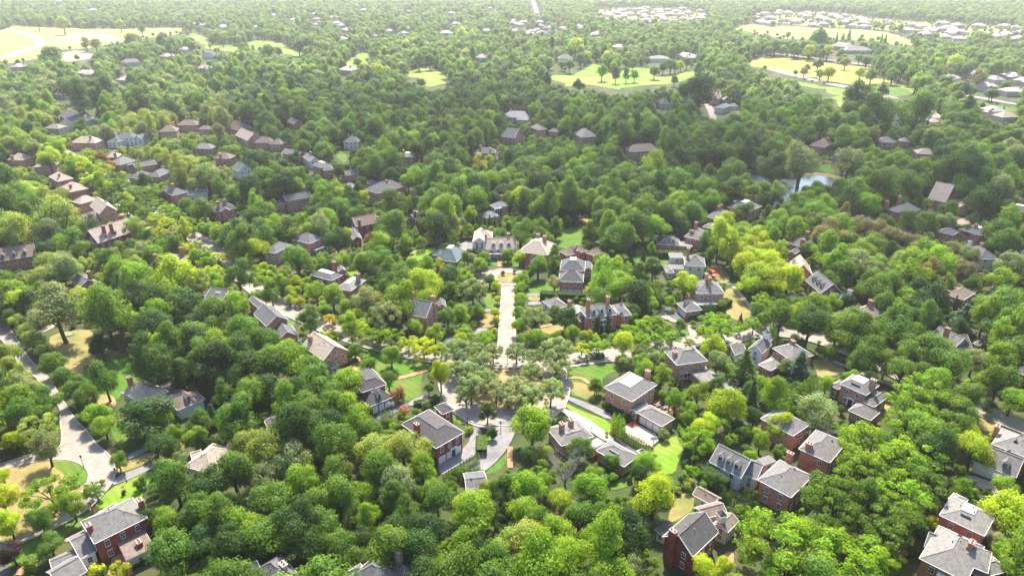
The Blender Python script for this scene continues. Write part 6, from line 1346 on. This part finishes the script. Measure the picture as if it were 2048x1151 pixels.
# ---------------------------------------------------------------- hedges, cars, lamps, yard things
def hedge(label, tile, pts, wd, ht, tn='D'):
    r_ = random.Random(len(label)); P = [G(T(tile, *p)) for p in pts]; V, F, A = [], [], []
    o = P[0]
    for a, b_ in zip(P, P[1:]):
        d = (b_ - a); L = d.length; d.normalize(); s = Vector((-d.y, d.x, 0))
        for i in range(int(L * (2 * ht + wd) * 70)):
            t_ = r_.uniform(-.02, 1.02) * L; u = r_.uniform(-ht, ht + wd)
            if u < 0: off, z, n_ = -wd / 2, ht + u, -s
            elif u < wd: off, z, n_ = u - wd / 2, ht, Vector((0, 0, 1))
            else: off, z, n_ = wd / 2, u - wd, s
            p = a + d * t_ + s * (off + r_.gauss(0, .07)) + Vector((0, 0, max(.02, z + r_.gauss(0, .07)))) - o
            n_ = (n_ + Vector((r_.gauss(0, .4), r_.gauss(0, .4), r_.gauss(.2, .4)))).normalized(); e = n_.orthogonal().normalized() * .17; g_ = n_.cross(e)
            k = len(V); V += [p - e, p + g_, p + e, p - g_]; F.append((k, k + 1, k + 2, k + 3)); v_ = r_.uniform(.7, 1.3); A.append((v_, v_, v_, 1))
    h_ = link('hedge', crown_mesh('hedge', V, F, A, M['leaf']), None, o); h_.color = (*TONE[tn], 1); tag(h_, label, 'hedge')
hedge('long dark clipped hedge below the stacked hip garage house', 'A', [(1275, 560), (1640, 575), (1900, 580)], 3.0, 3.0)
hedge('dark clipped hedge below the eyebrow dormer house', '12', [(1170, 905), (1390, 908)], 3.0, 2.8)
hedge('low dark hedge under the left wall of the pale deck brick house', '22', [(735, 935), (870, 1010), (945, 1050)], 1.6, 1.2)
hedge('tall boxy pale green hedge between the asphalt yard and the curved drive', '31', [(1800, 80), (1806, 190)], 2.6, 2.4, 'M')
hedge('dark tall hedge between the pale green garage and the lawn', '32', [(1520, 350), (1600, 420), (1690, 500)], 3.4, 4.0)
hedge('dark hedge along the front of the brown grass lawn house', '21', [(1270, 945), (1330, 930), (1400, 925)], 1.6, 1.4)
hedge('low hedge round the foot of the brown roofed brick gable', '21', [(640, 650), (740, 615), (810, 585)], 1.4, 1.2)
hedge('dark hedge beside the open triple garage', '22', [(1400, 240), (1500, 235)], 1.6, 1.2)
hedge('dark hedge along the terrace house lawn', '22', [(1520, 190), (1660, 165), (1730, 130)], 3, 2.4)
hedge('dark garden hedge in front of the white rail lawn', '11', [(1690, 862), (1770, 870)], 1.6, 1.2)
hedge('low hedge below the sunroom of the forked street house', '30', [(1050, 1080), (1180, 1040)], 1.4, 1.0)
# cars: an Empty with body, window band, four wheels
def car(label, tile, f, r_, col, kind='sedan', group=None):
    a, b_ = G(T(tile, *f)), G(T(tile, *r_)); c = (a + b_) / 2; ang = math.atan2(a.y - b_.y, a.x - b_.x)
    root = link('parked_car' if kind != 'pickup' else 'parked_pickup', None, None, (c.x, c.y, .32)); root.rotation_euler = (0, 0, ang); tag(root, label, 'car' if kind != 'pickup' else 'pickup', group)
    L, W = 2.3, .92
    prof = {'sedan': [(-2.3, .45), (-2.28, .85), (-1.6, .98), (1.0, .95), (2.2, .75), (2.3, .45)], 'suv': [(-2.3, .45), (-2.3, 1.05), (-1.6, 1.08), (1.0, 1.05), (2.2, .92), (2.3, .45)], 'pickup': [(-2.6, .5), (-2.6, 1.05), (-.7, 1.05), (1.2, 1.05), (2.5, .95), (2.6, .5)]}[kind]
    cab = {'sedan': [(-1.75, .97), (-1.0, 1.42), (.25, 1.42), (1.05, .95)], 'suv': [(-2.2, 1.06), (-2.0, 1.72), (.3, 1.72), (1.1, 1.04)], 'pickup': [(-.75, 1.05), (-.55, 1.75), (.6, 1.75), (1.3, 1.05)]}[kind]
    m_ = MB(); pts = [(-x if 0 else x, z) for x, z in prof]; n_ = len(pts)
    lo = [(x, z) for x, z in pts] + [(2.25, .3), (-2.25, .3)]
    for s in (-1, 1): m_.poly([(x, s * W, z) for x, z in (lo if s > 0 else lo[::-1])])
    for (p, q) in zip(lo, lo[1:] + lo[:1]): m_.poly([(p[0], W, p[1]), (p[0], -W, p[1]), (q[0], -W, q[1]), (q[0], W, q[1])])
    tp = [(cab[1][0], cab[1][1]), (cab[2][0], cab[2][1])]
    m_.hexa([(tp[0][0], -.68, tp[0][1]), (tp[1][0], -.68, tp[1][1]), (tp[1][0], .68, tp[1][1]), (tp[0][0], .68, tp[0][1])], [(tp[0][0] + .05, -.62, tp[0][1] + .07), (tp[1][0] - .05, -.62, tp[1][1] + .07), (tp[1][0] - .05, .62, tp[1][1] + .07), (tp[0][0] + .05, .62, tp[0][1] + .07)])
    bo = link('body', m_.mesh('body', [M['paint']]), root); bo.color = (*col, 1)
    g_ = MB(); g_.hexa([(cab[0][0], -.84, cab[0][1] - .01), (cab[3][0], -.84, cab[3][1] - .01), (cab[3][0], .84, cab[3][1] - .01), (cab[0][0], .84, cab[0][1] - .01)], [(tp[0][0], -.67, tp[0][1]), (tp[1][0], -.67, tp[1][1]), (tp[1][0], .67, tp[1][1]), (tp[0][0], .67, tp[0][1])])
    link('window_band', g_.mesh('window_band', [M['glass']]), root)
    if kind == 'pickup':
        bed = MB(); bed.box(-1.65, 0, 1.0, 1.07, .85, .78); link('load_bed', bed.mesh('load_bed', [M['black']]), root)
    for x in (-1.4, 1.45):
        for s in (-1, 1):
            w_ = MB(); w_.tube([(x, s * .98, .33), (x, s * .74, .33)], [.33, .33], 14); w_.poly([(x + .33 * math.cos(k * .449), s * .98, .33 + .33 * math.sin(k * .449)) for k in range(14)])
            wh = link('wheel', w_.mesh('wheel', [M['rubber']]), root)
            r2 = MB(); r2.tube([(x, s * .97, .33), (x, s * 1.0, .33)], [.2, .17], 10); link('rim', r2.mesh('rim', [M['cap']]), wh)
    return root
car('pale yellow car parked at the kerb above the lawn, half under a street tree', '22', (520, 590), (600, 578), (.55, .55, .35))
car('dark blue car with roof bars parked at the kerb behind the pale yellow car', '22', (640, 570), (728, 560), (.02, .05, .12), 'suv')
car('black pickup parked under trees at the edge of the forked street', '20', (210, 535), (165, 450), (.015, .016, .02), 'pickup')
car('dark car parked on the drive above the twin orange chimney house', '21', (1045, 50), (1105, 62), (.04, .045, .05), 'suv')
car('black pickup standing at the end of the large parking yard', '22', (1775, 780), (1835, 835), (.015, .015, .018), 'pickup')
car('dark car standing beside the red chimney of the low grey garage', '22', (470, 118), (510, 118), (.02, .022, .03), 'suv')
car('white car on the shady drive beside the pointed front gable house', '10', (1480, 562), (1530, 566), (.75, .75, .75))
car('silver car in the sunny drive of the upper yellow street', '10', (820, 268), (855, 280), (.5, .5, .5))
for (u, v, l, c) in ((285, 640, 'red brown car driving on the main road between the fields', (.2, .05, .04)), (345, 652, 'dark car following the red brown car on the main road', (.03, .03, .04)), (440, 668, 'dark car beside the trees on the main road', (.03, .03, .05)), (620, 706, 'black car alone on the lower main road', (.02, .02, .02)), (565, 512, 'grey car on the upper main road', (.2, .2, .22))):
    car(l, '03', (u, v), (u + 16, v + 5), c, 'sedan', 'cars on the main road')
car('white van parked under the locust avenue', '33', (715, 640), (735, 610), (.7, .7, .7), 'suv')
# street lamps: post, lantern, base
def lamp(label, tile, foot, head):
    f = G(T(tile, *foot)); hpx = T(tile, *head); d = ray(*hpx); t_ = f.y / d.y; h_ = min(8.5, max(3, H + d.z * t_))
    root = link('street_lamp', None, None, f); tag(root, label, 'street lamp', 'black street lamps')
    m_ = MB(); m_.tube([(0, 0, .5), (0, 0, h_ - .7)], [.09, .06], 8); link('post', m_.mesh('post', [M['black']]), root)
    m_ = MB(); m_.tube([(0, 0, 0), (0, 0, .35), (0, 0, .5)], [.2, .16, .09], 8); link('base', m_.mesh('base', [M['black']]), root)
    m_ = MB(); m_.tube([(0, 0, h_ - .7), (0, 0, h_ - .55), (0, 0, h_ - .1), (0, 0, h_ + .1)], [.1, .2, .3, .05], 8); link('lantern', m_.mesh('lantern', [M['black']]), root)
lamp('black street lamp on the kerb of the dry island at the fork', '30', (675, 290), (640, 185)); lamp('black street lamp beside the long grey driveway', '30', (1014, 398), (1000, 340))
lamp('black street lamp on the brick corner of the sunroom house', '30', (745, 640), (730, 560)); lamp('black street lamp at the foot of the lamp street driveway trees', '30', (935, 360), (930, 292))
lamp('tall black street lamp at the head of the oval green', '21', (2010, 618), (2005, 490)); lamp('thin dark lamp by the brick square beside the dark red garage house', 'B', (435, 985), (432, 915)); lamp('thin dark lamp beside the brick path across the lawn', 'B', (1585, 470), (1585, 370)); lamp('slim lamp at the south mouth of the oval road', 'B', (815, 1040), (812, 945))
# basketball hoops
def hoop(label, tile, foot, h_=3.4, look=(0, -1)):
    f = G(T(tile, *foot)); root = link('basketball_hoop', None, None, f); tag(root, label, 'basketball hoop'); root.rotation_euler = (0, 0, math.atan2(look[0], -look[1]) * 1)
    m_ = MB(); m_.tube([(0, .6, 0), (0, .6, h_ - .5), (0, .15, h_)], [.09, .08, .07], 8); link('pole', m_.mesh('pole', [M['black']]), root)
    m_ = MB(); m_.box(0, .08, h_ - .35, h_ + .75, .9, .03); link('backboard', m_.mesh('backboard', [M['white']]), root)
    m_ = MB(); m_.tube([(.23 * math.cos(k * .524), -.22 + .23 * math.sin(k * .524), h_ - .2) for k in range(13)], [.02] * 13, 5); link('hoop_ring', m_.mesh('hoop_ring', [M['red']]), root)
hoop('basketball hoop on the pink yard of the terrace house', '22', (1240, 235)); hoop('basketball hoop with white board on the shaded yard before the white dormer garage', '33', (1795, 435), 3.4, (.3, 1))
hoop('basketball hoop standing at the foot of the arborvitae yard', '32', (1128, 140), 3.6); hoop('basketball hoop beside the garage wing of the dark deck roof house', '21', (1090, 1015), 3.6)
# garden furniture
def parasol(label, tile, p, col):
    f = G(T(tile, *p)); root = link('parasol', None, None, f); tag(root, label, 'parasol')
    m_ = MB(); m_.tube([(0, 0, 0), (0, 0, 2.6)], [.05, .04], 6); link('pole', m_.mesh('pole', [M['white']]), root)
    m_ = MB(); n_ = 8; ring_ = [(1.6 * math.cos(k * .7854), 1.6 * math.sin(k * .7854), 2.15) for k in range(n_)]
    for k in range(n_): m_.poly([ring_[k], ring_[(k + 1) % n_], (0, 0, 2.75)]); a_ = ring_[k]; b_ = ring_[(k + 1) % n_]; m_.poly([a_, (a_[0], a_[1], 2.0), (b_[0], b_[1], 2.0), b_])
    link('canopy', m_.mesh('canopy', [M[col]]), root)
parasol('red parasol above the terrace beside the open triple garage', '22', (1430, 125), 'red'); parasol('red parasol on the garden deck of the pinkish white house', '12', (1590, 1050), 'red'); parasol('second red parasol on the same deck, nearer the dry lawn', '12', (1625, 1085), 'red')
def table(label, tile, p, ang=0):
    f = G(T(tile, *p)); root = link('garden_table', None, None, f); root.rotation_euler = (0, 0, ang); tag(root, label, 'garden table')
    m_ = MB(); m_.box(0, 0, .7, .76, .9, .6); link('tabletop', m_.mesh('tabletop', [M['black']]), root)
    for x in (-.8, .8):
        for y_ in (-.5, .5): m_ = MB(); m_.box(x, y_, 0, .7, .05, .05); link('leg', m_.mesh('leg', [M['black']]), root)
def chair(label, f, ang):
    root = link('garden_chair', None, None, f); root.rotation_euler = (0, 0, ang); tag(root, label, 'garden chair', 'dark chairs round the garden tables')
    m_ = MB(); m_.box(0, 0, .42, .48, .3, .3); link('seat', m_.mesh('seat', [M['black']]), root)
    m_ = MB(); m_.box(0, .3, .48, 1.0, .3, .04); link('backrest', m_.mesh('backrest', [M['black']]), root)
    for x in (-.25, .25):
        for y_ in (-.25, .25): m_ = MB(); m_.box(x, y_, 0, .42, .03, .03); link('leg', m_.mesh('leg', [M['black']]), root)
for (lt, u, v) in (('brick patio of the pale deck brick house', 1175, 945), ('brick patio nearest its flower bed', 1225, 965)):
    table(f'dark garden table on the {lt}', '22', (u, v), .5); f = G(T('22', u, v))
    for k in range(4): chair(f'dark garden chair at the table on the {lt}', f + Vector((1.35 * math.cos(k * 1.571 + .5), 1.05 * math.sin(k * 1.571 + .5), 0)), k * 1.571 + .5 - 1.571)
f = G(T('32', 1040, 175)); root = link('hot_tub', None, None, f); root.rotation_euler = (0, 0, .6); tag(root, 'square hot tub with white rim beside the vented grey garage', 'hot tub')
m_ = MB()
for (x, y_, a, b_) in ((0, -1, 1.15, .15), (0, 1, 1.15, .15), (-1, 0, .15, .85), (1, 0, .15, .85)): m_.box(x, y_, 0, .9, a, b_)
link('rim', m_.mesh('rim', [M['white']]), root); m_ = MB(); m_.box(0, 0, .1, .6, .85, .85); link('water', m_.mesh('water', [M['black']]), root)
for (l, t_, u, v, c) in (('red flower tub at the drive edge of the low pale house', '22', 965, 1100, 'red'), ('red flower tub under the tall arborvitae group', 'C', 1030, 500, 'red')):
    f = G(T(t_, u, v)); root = link('flower_tub', None, None, f); tag(root, l, 'flower tub')
    m_ = MB(); m_.tube([(0, 0, 0), (0, 0, .5)], [.5, .7], 10); link('tub', m_.mesh('tub', [M['clay']]), root)
    m_ = MB(); r_ = random.Random(int(u))
    for k in range(160):
        d = Vector((r_.gauss(0, .5), r_.gauss(0, .5), .55 + abs(r_.gauss(0, .25)))); e = Vector((r_.gauss(0, 1), r_.gauss(0, 1), r_.gauss(0, 1))).normalized() * .12; g_ = e.orthogonal().normalized() * .1
        m_.poly([d - e, d + g_, d + e, d - g_])
    link('blossom', m_.mesh('blossom', [M[c]]), root)
def railing(label, tile, pts):
    m_ = MB(); P = [G(T(tile, *p), 0) for p in pts]; o = P[0].copy()
    for a, b_ in zip(P, P[1:]):
        a, b_ = a - o, b_ - o
        m_.bar(a + Vector((0, 0, 1.0)), b_ + Vector((0, 0, 1.0)), .05, .06); m_.bar(a + Vector((0, 0, .4)), b_ + Vector((0, 0, .4)), .04, .05)
        n_ = max(2, int((b_ - a).length / 1.8))
        for k in range(n_): q = a.lerp(b_, k / n_); m_.box(q.x, q.y, 0, 1.15, .07, .07)
    q = P[-1] - o; m_.box(q.x, q.y, 0, 1.15, .07, .07)
    tag(link('fence', m_.mesh('fence', [M['white']]), None, o), label, 'fence')
railing('low white rail on the dry grass by the shaded drive', '20', [(500, 392), (590, 372)]); railing('white garden rail behind the beige roofed house', '20', [(1390, 735), (1460, 712)])
railing('white garden fence beside the hidden lane', '12', [(1640, 1110), (1740, 1135)])
# ---------------------------------------------------------------- a thin fair weather cloud high over the middle wood; its shade lies there
cmx, ct, cb = newmat('cloud'); ct.nodes.remove(cb)
d1, d2, d3 = ct.nodes.new('ShaderNodeBsdfTransparent'), ct.nodes.new('ShaderNodeBsdfTranslucent'), ct.nodes.new('ShaderNodeMixShader')
d2.inputs[0].default_value = (.95, .96, .98, 1); d3.inputs[0].default_value = .075
ct.links.new(d1.outputs[0], d3.inputs[1]); ct.links.new(d2.outputs[0], d3.inputs[2]); ct.links.new(d3.outputs[0], ct.nodes['Material Output'].inputs[0])
rc = random.Random(21); bmc = bmesh.new(); CZ = 900.0; off = CZ / math.tan(SUN_EL)
zone = [G(p) for p in ((500, 215), (900, 185), (1330, 212), (1560, 232), (2080, 285), (2140, 430), (1700, 452), (1300, 420), (900, 440), (640, 400), (490, 300))]
zp = [(v.x, v.y) for v in zone]; got = 0
while got < 42:
    x, y_ = rc.uniform(-260, 620), rc.uniform(320, 760)
    if not inpoly(x, y_, zp): continue
    got += 1; rr = rc.uniform(45, 95); p = Vector((x + S.x / S.y * off, y_ + off, CZ + rc.uniform(-25, 45)))
    bmesh.ops.create_icosphere(bmc, subdivisions=3, radius=rr, matrix=Matrix.Translation(p) @ Matrix.Diagonal((1, 1, .4, 1)))
for v in bmc.verts: v.co += Vector((rc.gauss(0, 2), rc.gauss(0, 2), rc.gauss(0, 2)))
cme = bpy.data.meshes.new('cloud'); bmc.to_mesh(cme); bmc.free(); cme.materials.append(cmx)
tag(link('cloud', cme), 'thin white fair weather cloud above the middle wood', None, kind='stuff')
# ---------------------------------------------------------------- haze: one closed box of pale air round camera and scene
mb = MB(); mb.hexa([(-7000, -600, -1), (7000, -600, -1), (7000, 8300, -1), (-7000, 8300, -1)], [(-7000, -600, 135), (7000, -600, 135), (7000, 8300, 135), (-7000, 8300, 135)])
hm = bpy.data.materials.new('haze'); hm.use_nodes = True; ht = hm.node_tree
ht.nodes.remove(ht.nodes['Principled BSDF'])
pv = ht.nodes.new('ShaderNodeVolumePrincipled'); pv.inputs['Color'].default_value = (.98, .985, .99, 1); pv.inputs['Density'].default_value = HAZE; pv.inputs['Anisotropy'].default_value = .45
ht.links.new(pv.outputs[0], ht.nodes['Material Output'].inputs['Volume'])
tag(mb.build('haze', [hm]), 'pale summer haze over the whole suburb', None, kind='stuff')
